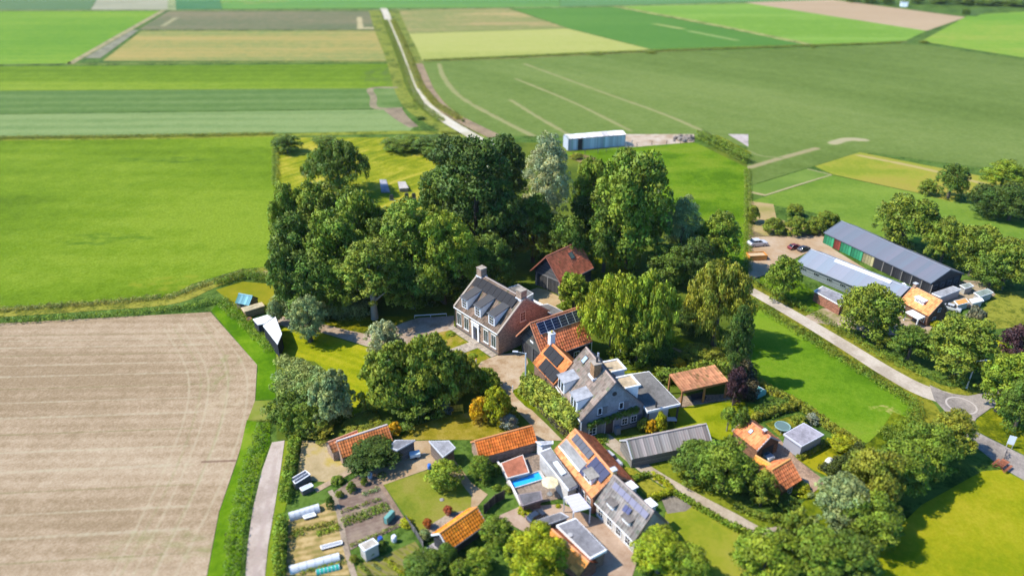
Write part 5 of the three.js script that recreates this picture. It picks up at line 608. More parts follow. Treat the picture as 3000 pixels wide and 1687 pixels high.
// ---------- red roofs by the tree row ----------
{
  const b = gabled('red_roofed_house', 'house with orange-red roof and skylight left of the paved drive', 'house', { x: 27.6, z: -70.6, th: 61, L: 4.2, W: 3.9, hE: 1.8, hR: 3.2 }, { wall: tm('brick', [.3, .16, .1]), roof: 'pantile', roofMat: roofMat([.55, .19, .075]), ridgeMat: M([.5, .2, .1]), oe: .15, og: .1, rake: GREYW, ts: .8 });
  const s = fix(part('skylight', box(.5, .1, .6), LEAD, b.g), b.up('F', 1.9, 1.4)); part('pane', box(.4, .03, .5, 0, .05, 0), M([.5, .56, .6], .1), s); chimney(b, 3.3, -1.8, 2.7, 3.6, .35, .35, tm('brick', [.3, .12, .08])); addBoard(b, 'R', 2, .8, 1.9, 1.5, DARK, 'garage_door');
  const e = gabled('red_roofed_house', 'hipped-looking orange-red roofed house at the end of the paved drive', 'house', { x: 30.51, z: -60.26, th: -33.7, L: 3.3, W: 3.8, hE: 1.7, hR: 3.4 }, { wall: tm('brick', [.3, .16, .1]), roof: 'pantile', roofMat: roofMat([.55, .18, .07]), ridgeMat: M([.62, .3, .08]), oe: .15, og: .1, rake: M([.6, .28, .1]), ts: .8 }); addWindow(e, 'F', 1.6, .9, .8, .9, 2, 2);
  ridgeHouse('link_wing', 'low orange-roofed wing joining the two red-roofed houses', 'house', cr(165, 745), cr(440, 905), 2.2, 1.3, 2.2, { wall: tm('brick', [.3, .16, .1]), roof: 'pantile', roofMat: roofMat([.64, .26, .05]), ridgeMat: M([.66, .34, .1]), oe: .1, og: .08, ts: .8 });
  flat('garage', 'grey-lilac flat-roofed garage between lawn and paved drive', 'garage', many(cr, [560, 440, 850, 280, 1140, 450, 820, 620]), 2.0, M([.32, .32, .36]), tm('grit', [.42, .39, .42]), { th: .2, fascia: M([.55, .55, .6]) });
  const t = thing('trampoline', 'round grey-green trampoline on the small lawn', 'trampoline'); t.position.copy(G(...cr(540, 385))); part('mat', cyl(.9, .9, .04, 0, .6, 0, 24), M([.1, .16, .15], .7), t); part('rim', new THREE.TorusGeometry(.95, .08, 8, 28).rotateX(PI / 2).translate(0, .64, 0), M([.2, .32, .3], .6), t); for (let k = 0; k < 6; k++) part('leg', cyl(.03, .03, .6, cos(k * 1.047) * .9, 0, sin(k * 1.047) * .9), ALU, t);
  const bt = thing('covered_boat', 'boat-like trailer under a pale cover on the dark-hedged lawn', 'trailer'); bt.position.copy(G(...cr(1195, 875))); bt.rotation.y = .9; part('cover', new THREE.SphereGeometry(.5, 14, 8, 0, 7, 0, PI / 2).scale(1.9, 1.1, .95).translate(0, .3, 0), M([.62, .6, .52], .8), bt); part('frame', box(1.9, .1, .7, 0, .28, 0), ALU, bt); for (const z of [-.4, .4]) part('wheel', new THREE.CylinderGeometry(.18, .18, .12, 12).rotateX(PI / 2).translate(0, .18, z), DARK, bt);
  const tl = thing('garden_tent', 'small turquoise garden tent at the paddock corner', 'tent'); tl.position.copy(G(...c7(112, 340))); tl.rotation.y = .6; const sh = new THREE.Shape([[-.9, 0], [.9, 0], [.9, .7], [0, 1.35], [-.9, .7]].map((q) => new THREE.Vector2(...q))); part('cover', new THREE.ExtrudeGeometry(sh, { depth: 1.6, bevelEnabled: false }), M([.2, .55, .5], .7), tl); part('ridge_pole', cyl(.04, .04, 1.9, 0, 0, 0).rotateX(PI / 2).translate(0, 1.36, -.1), WHITE, tl);
}
// ---------- left edge, behind the verge ----------
{
  const b = ridgeHouse('garden_hut', 'small hut with teal roof behind the ditch bend', 'hut', cl(420, 430), cl(640, 470), 2.4, 1.3, 2.6, { wall: tm('board', [.4, .3, .16]), roof: 'corrugated', roofMat: roofMat([.16, .32, .34]), ridgeMat: M([.2, .36, .38]), oe: .15, og: .12 }); addBoard(b, 'F', 1.3, .6, .8, 1.1, DARK, 'door');
  flat('lean_to', 'lean-to with pale straw roof in front of the teal hut', 'shed', many(cl, [450, 650, 780, 560, 830, 620, 500, 720]), 1.3, tm('board', [.36, .24, .12]), tm('grit', [.6, .5, .3]), { th: .12, fascia: M([.5, .36, .2]) });
  flat('white_roofed_barn', 'dark barn with white flat roof cut by the edge of the wood', 'barn', many(cl, [800, 930, 1000, 790, 1100, 1060, 1030, 1225]), 2.6, tm('board', [.035, .035, .04]), M([.6, .57, .52], .8), { th: .14, over: .1 });
  flat('storage_shed', 'low shed with white roof beside the dark barn', 'shed', many(cl, [640, 830, 1000, 720, 1010, 770, 830, 900, 720, 920]), 1.9, tm('board', [.05, .05, .06]), M([.62, .6, .56], .8), { th: .12, over: .1 });
  const o = thing('plant_pot', 'orange pot beside the dark barn at the ditch bend', 'pot'); o.position.copy(G(...cl(590, 870))); part('pot', new THREE.LatheGeometry([[0, 0], [.26, 0], [.4, .55], [.44, .6], [.36, .6], [.3, .3], [0, .3]].map((p) => new THREE.Vector2(...p)), 18), M([.6, .22, .08], .8), o); part('soil', cyl(.36, .36, .06, 0, .5), M([.06, .05, .04]), o);
}
// ---------- allotment ----------
function tunnel(label, a, b, w, h, mat, name, hoops = true) { const g = thing(name, label, name.replace('_', ' ')); const A = G(...a), B = G(...b), d = B.clone().sub(A), L = d.length(); g.position.copy(A); g.rotation.y = -atan2(d.z, d.x); const c = new THREE.CylinderGeometry(1, 1, L, 18, 1, false, -PI / 2, PI).rotateZ(-PI / 2); c.rotateX(0); const p = c.attributes.position; const gg = new THREE.CylinderGeometry(1, 1, L, 18, 8, false, 0, PI); gg.rotateZ(PI / 2); gg.scale(1, h, w / 2); gg.translate(L / 2, 0, 0); const bb = new THREE.Box3().setFromBufferAttribute(gg.attributes.position); if (bb.min.y < -.01) gg.scale(1, -1, 1); part('cover', gg, mat, g); if (hoops) for (let k = 0; k <= 6; k++) { const t = new THREE.TorusGeometry(1, .03, 5, 18, PI); t.rotateY(PI / 2).scale(1, h, w / 2).translate(L * k / 6, .02, 0); part('hoop', t, ALU, g); } return g; }
const FILM = new THREE.MeshPhysicalMaterial({ color: new THREE.Color().setRGB(.7, .7, .69), roughness: .5, transmission: .25, thickness: 0, side: THREE.DoubleSide });
tunnel('short grey-white polytunnel at the top of the left allotment beds', c5(170, 850), c5(480, 755), 1.1, .75, FILM, 'poly_tunnel');
tunnel('long white polytunnel across the lower allotment beds', c5(175, 1400), c5(690, 1262), 1.05, .6, FILM, 'poly_tunnel');
tunnel('low turquoise net tunnel below the long polytunnel', c5(450, 1420), c5(690, 1362), .7, .4, M([.02, .33, .24], .7), 'net_tunnel');
function coldFrame(label, pts, h, top2, side) { const g = thing('cold_frame', label, 'cold frame'); const p = many(c5, pts).map(([u, v]) => G(u, v)), c = p.reduce((s, q) => s.add(q), new THREE.Vector3()).divideScalar(4); g.position.copy(c); const l = p.map((q) => q.clone().sub(c)); part('box', prism(l, 0, h), side, g); const a = l[0].clone().setY(h + .05), b = l[1].clone().setY(h + .05), d = l[3].clone().setY(h + .05), e = l[2].clone().setY(h + .05); part('lid', prism(inset(l, .06), h + .01, h + .05), top2, g); for (const [s, t] of [[a, b], [b, e], [e, d], [d, a]]) part('lid_frame', bar(s, t, .1, .07), WHITE, g); part('glazing_bar', bar(a.clone().lerp(d, .5).setY(h + .055), b.clone().lerp(e, .5).setY(h + .055), .05, .05), WHITE, g); return g; }
coldFrame('dark glass cold frame with white edge beside the hedge', [200, 500, 345, 412, 395, 455, 240, 552], .9, M([.08, .085, .1], .15), M([.12, .11, .1]));
coldFrame('cold frame with pale blue glass lid next to the dark one', [285, 585, 400, 535, 425, 560, 310, 615], .7, M([.42, .5, .62], .15), M([.1, .09, .08]));
coldFrame('low grey seed frame under the short polytunnel', [310, 845, 425, 808, 450, 838, 330, 872], .25, M([.4, .4, .4], .4), M([.2, .18, .16]));
coldFrame('narrow dark seed frame on the straw-mulched beds', [495, 1155, 715, 1098, 720, 1130, 505, 1188], .2, M([.2, .2, .2], .4), M([.2, .18, .16]));
function barrel(label, at, col, s = 1) { const g = thing('barrel', label, 'barrel'); g.position.copy(G(...at)); g.scale.setScalar(s); part('body', new THREE.LatheGeometry([[0, 0], [.3, 0], [.33, .2], [.34, .45], [.33, .75], [.3, .92], [0, .92]].map((p) => new THREE.Vector2(...p)), 20), M(col, .45), g); for (const y of [.25, .68]) part('hoop', new THREE.TorusGeometry(.335, .02, 6, 20).rotateX(PI / 2).translate(0, y, 0), M(col.map((v) => v * .8), .5), g); part('lid', cyl(.29, .29, .05, 0, .92), M(col.map((v) => v * .85), .5), g); }
barrel('blue barrel beside the cream-roofed shed', c5(1120, 1105), [.02, .08, .35], .85); barrel('white barrel right of the blue one at the allotment corner', c5(1262, 1090), [.7, .7, .72], .85); barrel('blue barrel standing by the sandy yard under the small tree', c5(1630, 330), [.04, .16, .5], .7); barrel('blue-grey barrel at the top of the allotment soil', c5(1012, 430), [.3, .4, .48], .8);
{ const g = thing('compost_net', 'tall teal net cage at the edge of the allotment soil', 'net cage'); g.position.copy(G(...c5(1215, 870))); g.rotation.y = -.5; part('net', rbox(.5, .9, 1.4, 0, .5, 0, .05), M([.12, .3, .25], .8), g); for (const x of [-.26, .26]) for (const z of [-.71, .71]) part('stake', cyl(.025, .025, 1.1, x, 0, z), TIMBER, g);
  const s = thing('garden_stone', 'round grey stone in the middle of the garden lawn', 'stone'); s.position.copy(G(...c5(1760, 655))); const sg = new THREE.IcosahedronGeometry(.28, 2); sg.scale(1, .55, 1); part('stone', sg, tm('grit', [.4, .36, .34]), s);
  const pc = thing('covered_trailer', 'small pale blue trailer in the shade of the big dark tree', 'trailer'); pc.position.copy(G(...c5(1480, 215))); pc.rotation.y = .3; part('body', rbox(1.3, .5, .8, 0, .55, 0, .05), M([.5, .6, .64], .5), pc); part('drawbar', bar(new THREE.Vector3(.6, .35, 0), new THREE.Vector3(1.3, .35, 0), .06, .06), ALU, pc); for (const z of [-.42, .42]) part('wheel', new THREE.CylinderGeometry(.2, .2, .1, 14).rotateX(PI / 2).translate(0, .2, z), DARK, pc);
  const fence = (label, pts, h, col) => { const f = thing('board_fence', label, 'fence'), p = many(c5, pts).map(([u, v]) => G(u, v)); for (let k = 0; k + 1 < p.length; k++) { const n = max(1, Math.round(p[k].distanceTo(p[k + 1]) / 1.2)); for (let j = 0; j < n; j++) { const a = p[k].clone().lerp(p[k + 1], j / n), b = p[k].clone().lerp(p[k + 1], (j + .97) / n); for (let q = 0; q < 3; q++) part('plank', bar(a.clone().setY(h * (q + .5) / 3), b.clone().setY(h * (q + .5) / 3), .05, h / 3 - .02), tm('plank', col.map((v) => v * (.85 + .1 * ((j + q) % 4))), .85), f); part('post', box(.1, h + .1, .1, a.x, (h + .1) / 2, a.z), tm('plank', col, .85), f); } } };
  fence('grey-brown board fence between allotment corner and garden lawn', [1390, 890, 1480, 1010, 1570, 1160], .9, [.2, .18, .16]); fence('dark brown board fence right of the orange garden house', [2200, 800, 2320, 690, 2420, 640], 1.3, [.14, .1, .08]);
  for (const [l, at, c] of [['terracotta pot with reddish shrub on the terrace by the lawn', [1825, 810], LV.purple.map((v, i) => v * [5, 3, 1][i])], ['terracotta pot with orange flowers left of the garden house', [1612, 945], [.45, .14, .02]]]) { const q = thing('plant_pot', l, 'pot'); q.position.copy(G(...c5(...at))); part('pot', new THREE.LatheGeometry([[0, 0], [.24, 0], [.34, .45], [.36, .5], [.3, .5], [.26, .3], [0, .3]].map((p) => new THREE.Vector2(...p)), 18), M([.5, .2, .1], .85), q); const cr2 = part('flowers', CROWNS.bush[0], leafMat(c), q); cr2.scale.set(.5, .7, .5); cr2.position.y = .42; }
  const pl = thing('wood_pallets', 'stack of weathered boards beside the garden house door', 'boards'); pl.position.copy(G(...c5(1650, 1190))); pl.rotation.y = .7; for (let k = 0; k < 6; k++) part('board', box(1.7, .05, .2, 0, .06 + .003 * k, -.6 + k * .24), tm('plank', [.42, .38, .36], .9), pl);
  const sg2 = thing('info_sign', 'white upright sign board beside the pale road on the right', 'sign'); sg2.position.copy(G(...c7(1655, 680))); sg2.rotation.y = -.5; part('board', rbox(.75, 1.3, .06, 0, 1.2, 0, .02), M([.66, .7, .7], .4), sg2); for (const x of [-.3, .3]) part('post', cyl(.04, .04, .7, x, 0, 0), ALU, sg2);
  const bk = thing('bicycle', 'dark bicycle standing at the edge of the pale road on the right', 'bicycle'); bk.position.copy(G(...c7(1630, 735))); bk.rotation.y = .9; const BM = M([.1, .1, .12], .4); for (const x of [-.52, .52]) part('wheel', new THREE.TorusGeometry(.34, .03, 6, 24).translate(x, .36, 0), DARK, bk); part('frame', merge([[-.52, .36, .1, .34], [.1, .34, .38, .82], [.1, .34, -.15, .86], [-.15, .8, .38, .78], [-.52, .36, -.15, .8], [.52, .36, .36, .95]].map(([a, b, c, d]) => bar(new THREE.Vector3(a, b, 0), new THREE.Vector3(c, d, 0), .045, .045))), BM, bk); part('saddle', rbox(.25, .06, .14, -.16, .9, 0, .03), DARK, bk); part('handlebar', bar(new THREE.Vector3(.36, 1.0, -.28), new THREE.Vector3(.36, 1.0, .28), .035, .035), BM, bk);
  const rb = thing('picnic_bench', 'rust brown picnic bench on the verge beside the pale road', 'bench'); rb.position.copy(G(...c7(1608, 800))); rb.rotation.y = .6; const RM = tm('plank', [.4, .14, .07], .8); for (let k = 0; k < 4; k++) part('plank', box(1.7, .05, .17, 0, .75, -.3 + k * .2), RM, rb); for (const z of [-.7, .7]) part('seat', box(1.7, .05, .26, 0, .44, z), RM, rb); for (const x of [-.6, .6]) { part('leg', bar(new THREE.Vector3(x, 0, -.7), new THREE.Vector3(x, .74, .2), .08, .08), RM, rb); part('leg', bar(new THREE.Vector3(x, 0, .7), new THREE.Vector3(x, .74, -.2), .08, .08), RM, rb); }
}

// ---------- trees of the wooded farmyard ----------
const GW = 'trees of the dense wood beside the churchyard';
tree(986, 575, 413, 176, 'willow', 'deep', 'lone weeping tree on the churchyard grass left of the grave slab');
tree(850, 788, 545, 105, 'broad', 'mid', 'tree at the left end of the wood, top reaching the churchyard grass');
tree(935, 800, 536, 150, 'broad', 'moss', 'olive-green tree of the wood directly below the lone weeping tree');
tree(1045, 812, 566, 140, 'broad', 'mid', 'tree of the wood below the grave slab in the churchyard');
tree(862, 872, 625, 135, 'tall', 'deep', 'dark tree of the wood behind the reed strip at its left end');
tree(985, 880, 620, 170, 'broad', 'mid', 'broad tree in the middle of the wood, left of the tree with visible trunk', {});
tree(1085, 934, 704, 176, 'broad', 'moss', 'big leafy tree at the wood edge with a bare pale trunk over the grass', { exact: true, clear: .24, bark: BARKPALE, thick: 1.3 });
tree(1190, 878, 590, 172, 'tall', 'mid', 'tall tree of the wood below the three headstones');
tree(1292, 890, 620, 168, 'broad', 'fresh', 'tree of the wood with a bright yellow-green top');
tree(1345, 892, 652, 122, 'tall', 'fresh', 'narrow bright green tree right of the yellow-green topped one');
tree(1440, 865, 690, 135, 'broad', 'deep', 'tree right behind the left chimney of the brick house');
tree(912, 926, 738, 150, 'broad', 'deep', 'low tree above the reed strip, behind the left pollard willow');
tree(832, 922, 720, 105, 'broad', 'deep', 'low dark tree at the extreme left edge of the wood, above the reeds');
tree(1205, 914, 752, 160, 'broad', 'deep', 'low tree at the wood edge above the white barrier pole');
tree(1300, 900, 772, 140, 'broad', 'dark', 'dark low tree at the wood edge left of the brick house roof');
tree(1140, 850, 640, 130, 'broad', 'deep', 'tree in the middle of the wood behind the big one with bare trunk');
tree(1395, 780, 398, 210, 'tall', 'dark', 'very tall dark tree rising over the wood to the shed level');
tree(1300, 745, 496, 140, 'broad', 'deep', 'dark tree right of the three headstones');
tree(1330, 620, 400, 150, 'broad', 'dark', 'dark tree at the back of the wood next to the churchyard edge');
tree(1480, 660, 402, 130, 'tall', 'dark', 'dark tall tree left of the silver-leaved poplar');
tree(1470, 800, 560, 150, 'broad', 'dark', 'dark tree behind the brick house and left of the garage barn');
tree(1180, 446, 398, 110, 'broad', 'mid', 'tree at the back edge of the churchyard, left of two', { clear: .05 });
tree(1275, 456, 394, 130, 'broad', 'deep', 'tree at the back edge of the churchyard, nearest the tall dark tree', { clear: .2 });
tree(838, 450, 398, 80, 'broad', 'deep', 'tree at the back left corner of the churchyard', { clear: .1 });
tree(945, 422, 398, 70, 'broad', 'mid', 'small tree at the back of the churchyard behind the weeping tree');
tree(1605, 725, 398, 142, 'silver', 'silver', 'tall silver-leaved poplar next to the corrugated shed');
tree(1562, 772, 572, 130, 'broad', 'deep', 'dark tree in front of the silver-leaved poplar, behind the garage barn');
tree(1735, 700, 474, 108, 'broad', 'mid', 'green tree between the silver poplar and the big ash tree');
tree(1705, 728, 575, 88, 'tall', 'dark', 'dark narrow tree behind the roof of the garage barn');
tree(1855, 792, 448, 205, 'broad', 'mid', 'big ash tree in front of the bright green pasture', { clear: .06 });
tree(1842, 640, 438, 80, 'tall', 'fresh', 'slim tree whose tip stands over the big ash tree');
tree(1998, 780, 575, 118, 'silver', 'sage', 'smaller silver-green tree right of the big ash tree');
tree(2108, 795, 622, 122, 'broad', 'mid', 'green tree in the pasture right of the smaller silver-green tree');
tree(1965, 838, 716, 120, 'broad', 'deep', 'bushy tree at the foot of the smaller silver-green tree');
tree(2040, 850, 700, 110, 'broad', 'dark', 'dark tree in the gap behind the birch at the right edge');
tree(2112, 1020, 758, 180, 'willow', 'olive', 'large hanging birch near the right end of the garden');
tree(2020, 980, 880, 120, 'broad', 'dark', 'dark undergrowth tree between willow and hanging birch');
tree(1800, 1050, 800, 190, 'willow', [.33, .39, .02], 'large yellow-green weeping willow beside the solar barn');
tree(1905, 1045, 806, 170, 'willow', 'fresh', 'right half twin of the weeping willow in the garden');
tree(1682, 908, 803, 86, 'small', 'fresh', 'small light green tree in front of the garage barn eave');
tree(1872, 1075, 930, 110, 'broad', 'mid', 'low leafy tree under the willow, above the flat dormers');
tree(2165, 1130, 905, 80, 'tall', 'dark', 'dark tree at the right edge of the garden behind the pergola');
tree(2158, 1190, 1075, 60, 'broad', 'purple', 'purple-leaved tree right of the tiled pergola');
tree(2172, 1290, 1200, 45, 'broad', 'deep', 'small dark tree by the low pale garden wall');
tree(2136, 1262, 1195, 44, 'small', 'mid', 'young staked tree on the garden lawn', { exact: true, clear: .45, bark: BARKPALE });
tree(898, 1000, 868, 104, 'pollard', 'sage', 'pollard willow on the lawn beside the gravel driveway', { exact: true, clear: .2, thick: 1.5 });
tree(1126, 1062, 938, 98, 'pollard', 'silver', 'silvery pollard willow between driveway and the big round bush', { exact: true, clear: .16, thick: 1.5 });
tree(804, 952, 880, 42, 'pollard', 'sage', 'edge of a pollard willow at the left side of the driveway', { clear: .2 });
tree(900, 830, 640, 140, 'broad', 'mid', 'leafy tree filling the left part of the wood above the reed strip');
tree(1010, 770, 600, 130, 'broad', 'fresh', 'lighter tree high in the wood left of the headstones');
tree(1120, 800, 610, 130, 'broad', 'moss', 'yellowish tree in the middle of the wood under the headstones');
tree(1240, 800, 640, 130, 'broad', 'mid', 'tree of the wood left of the yellow-green topped one');
tree(1385, 860, 700, 120, 'broad', 'mid', 'leafy tree between the bright narrow tree and the brick chimney');
tree(1000, 925, 760, 130, 'broad', 'mid', 'low tree at the wood edge left of the bare pale trunk');
tree(870, 760, 590, 120, 'broad', 'moss', 'olive tree near the upper left corner of the wood');
tree(1660, 800, 640, 110, 'broad', 'deep', 'dark tree over the ridge of the garage barn');
tree(1775, 800, 600, 110, 'broad', 'deep', 'dark tree left of the foot of the big ash tree');
tree(2060, 770, 660, 110, 'broad', 'mid', 'tree beside the smaller silver-green tree towards the pasture');
const sh = (u, vb, vt, w, leaf, label, o = {}) => tree(u, vb, vt, w, 'shrub', leaf, label, o);
sh(1150, 1245, 1015, 190, 'moss', 'big rounded bush beside the lawn, left part of the mass');
sh(1262, 1240, 1002, 190, 'moss', 'big rounded bush in front of the weedy front gardens', {});
sh(1345, 1192, 1040, 124, 'olive', 'olive bush behind the yellow bench, right part of the big round mass');
sh(1215, 1262, 1120, 170, 'deep', 'dark bush at the foot of the big rounded bush, above the dry lawn');
sh(970, 1268, 1098, 132, 'sage', 'grey-green willow shrub at the edge of the sunny lawn');
sh(890, 1290, 1190, 110, 'mid', 'dark green shrub behind the orange shed roof at lower left');
sh(848, 1288, 1200, 70, 'mid', 'dark shrub at the lower left corner of the farmyard');
sh(930, 1292, 1225, 110, 'olive', 'low olive shrub just above the orange shed roofs');
sh(1060, 1268, 1225, 110, 'olive', 'low shrub at the lower end of the sunny lawn');
sh(1426, 1166, 1084, 82, 'fresh', 'round green shrub at the edge of the clay-paver drive');
sh(1456, 1262, 1140, 86, 'lime', 'yellow-green shrub next to the dry lawn and the drive');
sh(1406, 1252, 1166, 60, 'gold', 'golden yellow shrub left of the yellow-green one');
sh(1490, 1268, 1214, 54, [.36, .4, .3], 'white-flowering shrub at the edge of the sandy drive');
sh(1154, 1286, 1240, 42, 'gold', 'small golden shrub at the right end of the orange shed roof');
sh(1305, 1222, 1180, 40, [.12, .17, .14], 'small bluish hydrangea bush beside the yellow bench');
sh(1815, 1070, 1008, 66, 'fresh', 'light green shrub beneath the weeping willow, above the sand-topped dormer');
sh(1925, 1080, 990, 100, 'deep', 'dark grey-green shrub left of the garden path end');
sh(2055, 1090, 1008, 116, 'olive', 'olive shrub right of the garden path end');
sh(1988, 1090, 1050, 46, 'gold', 'yellow shrub behind the light green hedge');
sh(1900, 1090, 1065, 40, 'lime', 'small yellow-green shrub left of the light green hedge');
sh(1908, 1278, 1232, 34, 'gold', 'small golden bush in the bed before the veranda');
sh(1938, 1278, 1212, 36, 'lime', 'upright yellow-green bush in the bed before the veranda');
sh(1888, 1272, 1225, 40, 'olive', 'greyish bush at the corner of the gable and the veranda');
sh(1752, 1290, 1272, 60, 'mid', 'low green bush at the bottom under the dark house door');
sh(1560, 1160, 1138, 30, 'deep', 'small dark bush beside the foot of the lamp post');
sh(1500, 1245, 1190, 40, 'moss', 'small olive bush right of the yellow-green shrub');
sh(1690, 470, 448, 40, 'olive', 'low scrub beside the door of the corrugated shed');
for (const [l, x, y] of [['tuft of weeds on the front garden close to the path corner', 1640, 440], ['tuft of weeds in the middle of the left front garden', 1560, 520], ['tuft of weeds by the right front garden edge', 1840, 640]]) sh(c3(x, y)[0], c3(x, y)[1] + 6, c3(x, y)[1] - 8, 26, 'fresh', l);
// reeds, thickets and hedges in the farmyard
hedge('grey-green reed strip along the foot of the wood', many(c3, [28, 210, 200, 215, 420, 255, 640, 262, 870, 255]), 3.6, 2.4, 'sage', { name: 'reeds', cat: 'reeds', kind: 'stuff', step: .9, n: 46, leaf: .2, wide: .3 });
hedge('pale green thicket of tall herbs left of the grey-green shrub', many(c3, [120, 790, 220, 840, 320, 920, 350, 1000]), 5.2, 1.1, [.33, .41, .11], { name: 'thicket', cat: 'thicket', kind: 'stuff', step: 1, n: 52, leaf: .2, wide: .4 });
hedge('pale green herbs along the lawn edge above the thicket', many(c3, [60, 690, 220, 740, 400, 830, 500, 900]), 2.4, .8, [.36, .43, .12], { name: 'thicket', cat: 'thicket', kind: 'stuff', step: .8, n: 46, leaf: .18, wide: .4 });
hedge('pale tall herbs between the sunny lawn and the grey-green shrub', many(c3, [90, 880, 190, 960, 270, 1060]), 4.4, 1.0, [.3, .4, .09], { name: 'thicket', cat: 'thicket', kind: 'stuff', step: .9, n: 46, leaf: .2, wide: .4 });
hedge('dense low undergrowth at the lower left of the lawn', many(c3, [40, 1130, 200, 1180, 330, 1260, 480, 1330]), 5, 1.8, 'deep', { name: 'thicket', cat: 'undergrowth', kind: 'stuff', step: 1, n: 46, leaf: .19 });
hedge('tall reed band in the ditch along the pasture edge', many(c2, [1760, 40, 1900, 110, 2060, 190, 2222, 290]), 2.6, 2.2, 'mid', { name: 'reeds', cat: 'reeds', kind: 'stuff', step: .9, n: 40, leaf: .22, wide: .3 });
hedge('tall clipped leafy hedge along the drive of the grey house', many(c4, [110, 985, 240, 1075, 370, 1185, 480, 1290, 590, 1385]), 1.7, 3.5, [.36, .41, .05], { step: .62, n: 44, leaf: .17 });
hedge('low purple-brown lavender row along the sandy drive', many(c4, [250, 1100, 330, 1190, 430, 1300, 530, 1400]), 1.2, .9, [.12, .095, .075], { name: 'lavender_row', cat: 'flower bed', step: .45, n: 34, leaf: .1, wide: .3 });
hedge('light green clipped hedge behind the flat-roofed veranda', many(c4, [1330, 860, 1480, 880, 1690, 850]), 1.9, 1.7, [.2, .28, .025], { step: .55, n: 40, leaf: .14 });
hedge('dark shrubbery in the shade between willow and flat dormers', many(c4, [1160, 690, 1330, 720, 1480, 700]), 3.4, 1.5, 'dark', { name: 'shrubbery', cat: 'shrubbery', kind: 'stuff', step: .8, n: 40, leaf: .17 });
hedge('mixed shrubbery along the right edge of the garden', many(c4, [2060, 700, 2130, 900, 2165, 1060]), 2.6, 2.2, [.1, .09, .04], { name: 'shrubbery', cat: 'shrubbery', kind: 'stuff', step: .8, n: 40, leaf: .17 });
hedge('garden border plants behind the pergola', many(c4, [1700, 820, 1900, 760, 2080, 800]), 2.2, 1.6, 'moss', { name: 'shrubbery', cat: 'shrubbery', kind: 'stuff', step: .8, n: 40, leaf: .17 });

// ---------- trees, hedges and ditch plants of the surroundings ----------
tree(2795, 582, 478, 84, 'broad', 'deep', 'round dark tree standing alone in the yellow-green rough meadow');
tree(2720, 572, 527, 48, 'small', 'moss', 'small round bush tree left of the lone dark meadow tree', { clear: .02 });
tree(2946, 565, 470, 110, 'broad', 'fresh', 'light green tree at the upper right edge behind the dark group');
tree(2905, 638, 545, 110, 'broad', 'dark', 'dark tree at the left of the group on the upper right edge');
tree(2975, 650, 540, 120, 'broad', 'dark', 'dark tree at the frame edge in the upper right group');
tree(2655, 738, 572, 152, 'broad', 'moss', 'large tree behind the middle of the long barn roof');
tree(2775, 785, 640, 104, 'broad', 'moss', 'tree behind the right part of the long barn roof');
tree(2868, 812, 666, 118, 'broad', 'moss', 'tree behind the right gable of the long barn');
tree(2960, 850, 700, 132, 'broad', 'moss', 'tree at the right edge behind the junk-strewn yard');
tree(2915, 850, 740, 90, 'broad', 'deep', 'lower tree in the row right of the long barn gable');
tree(2300, 882, 752, 94, 'broad', 'mid', 'tree left of the grey barn on the green lawn by the farm road');
tree(2552, 996, 840, 150, 'broad', 'moss', 'large tree in front of the grey barn right of the brick annexe');
tree(2675, 1062, 954, 106, 'broad', 'deep', 'dark tree in front of the farmhouse beside the farm road ditch');
tree(2590, 1020, 978, 54, 'small', 'moss', 'small bush tree right of the large tree along the farm road', { clear: .02 });
tree(2828, 1116, 922, 190, 'broad', 'moss', 'very large tree behind the lamp post at the junction');
tree(2985, 1056, 960, 86, 'broad', 'purple', 'purple-leaved tree at the right edge above the junction');
sh(2932, 1045, 1000, 60, 'lime', 'yellow-green shrub between the very large tree and the purple tree');
sh(2745, 965, 938, 34, 'lime', 'round yellow-green shrub before the farmhouse gable');
tree(2955, 1215, 1032, 140, 'broad', 'fresh', 'light green tree at the right edge beside the junction');
tree(3000, 1270, 1120, 110, 'broad', 'deep', 'dark tree on the frame edge right of the junction');
for (const [u, vb, vt, w, l] of [[2270, 694, 640, 62, 'first bush of the row at the left end of the long barn, nearest the wood'], [2335, 700, 640, 70, 'second bush of the row at the left end of the long barn'], [2392, 694, 640, 66, 'third bush of the row at the left end of the long barn'], [2425, 682, 622, 66, 'last bush of the row, touching the green end of the long barn'], [2332, 640, 598, 46, 'round bush standing apart above the bush row'], [2205, 660, 604, 44, 'dark bush at the wood edge left of the farmyard']]) sh(u, vb, vt, w, 'moss', l);
sh(2550, 735, 700, 40, 'olive', 'low olive scrub at the foot of the large barn tree'); sh(2860, 1000, 905, 60, [.2, .2, .11], 'pale sparse bush right of the small farmyard sheds'); 
// long tree row in the lower right
for (const [u, vb, vt, w, k, lf, l] of [[2795, 1340, 1200, 122, 'broad', 'olive', 'top tree of the long row, reaching over the painted oval'], [2722, 1405, 1240, 150, 'broad', 'mid', 'second tree of the long row below the junction'], [2640, 1465, 1290, 165, 'broad', 'mid', 'third tree of the long row, beside the dark hedge corner'], [2560, 1510, 1322, 140, 'broad', 'olive', 'pale olive tree in the middle of the long row'], [2470, 1570, 1390, 165, 'broad', 'sage', 'greyish tree of the long row next to the paved drive end'], [2548, 1612, 1438, 165, 'broad', 'mid', 'inner tree of the long row at the lawn shadow'], [2395, 1730, 1540, 190, 'broad', 'mid', 'large dark green tree at the lower end of the long row'], [2250, 1730, 1556, 165, 'broad', 'fresh', 'light green tree at the bottom edge where the lane meets the row'], [2490, 1740, 1560, 160, 'broad', 'deep', 'dark tree of the long row at the bottom edge by the lawn'], [2330, 1640, 1500, 90, 'broad', 'moss', 'small tree where the village lane ends at the row']]) tree(u, vb, vt, w, k, lf, l);
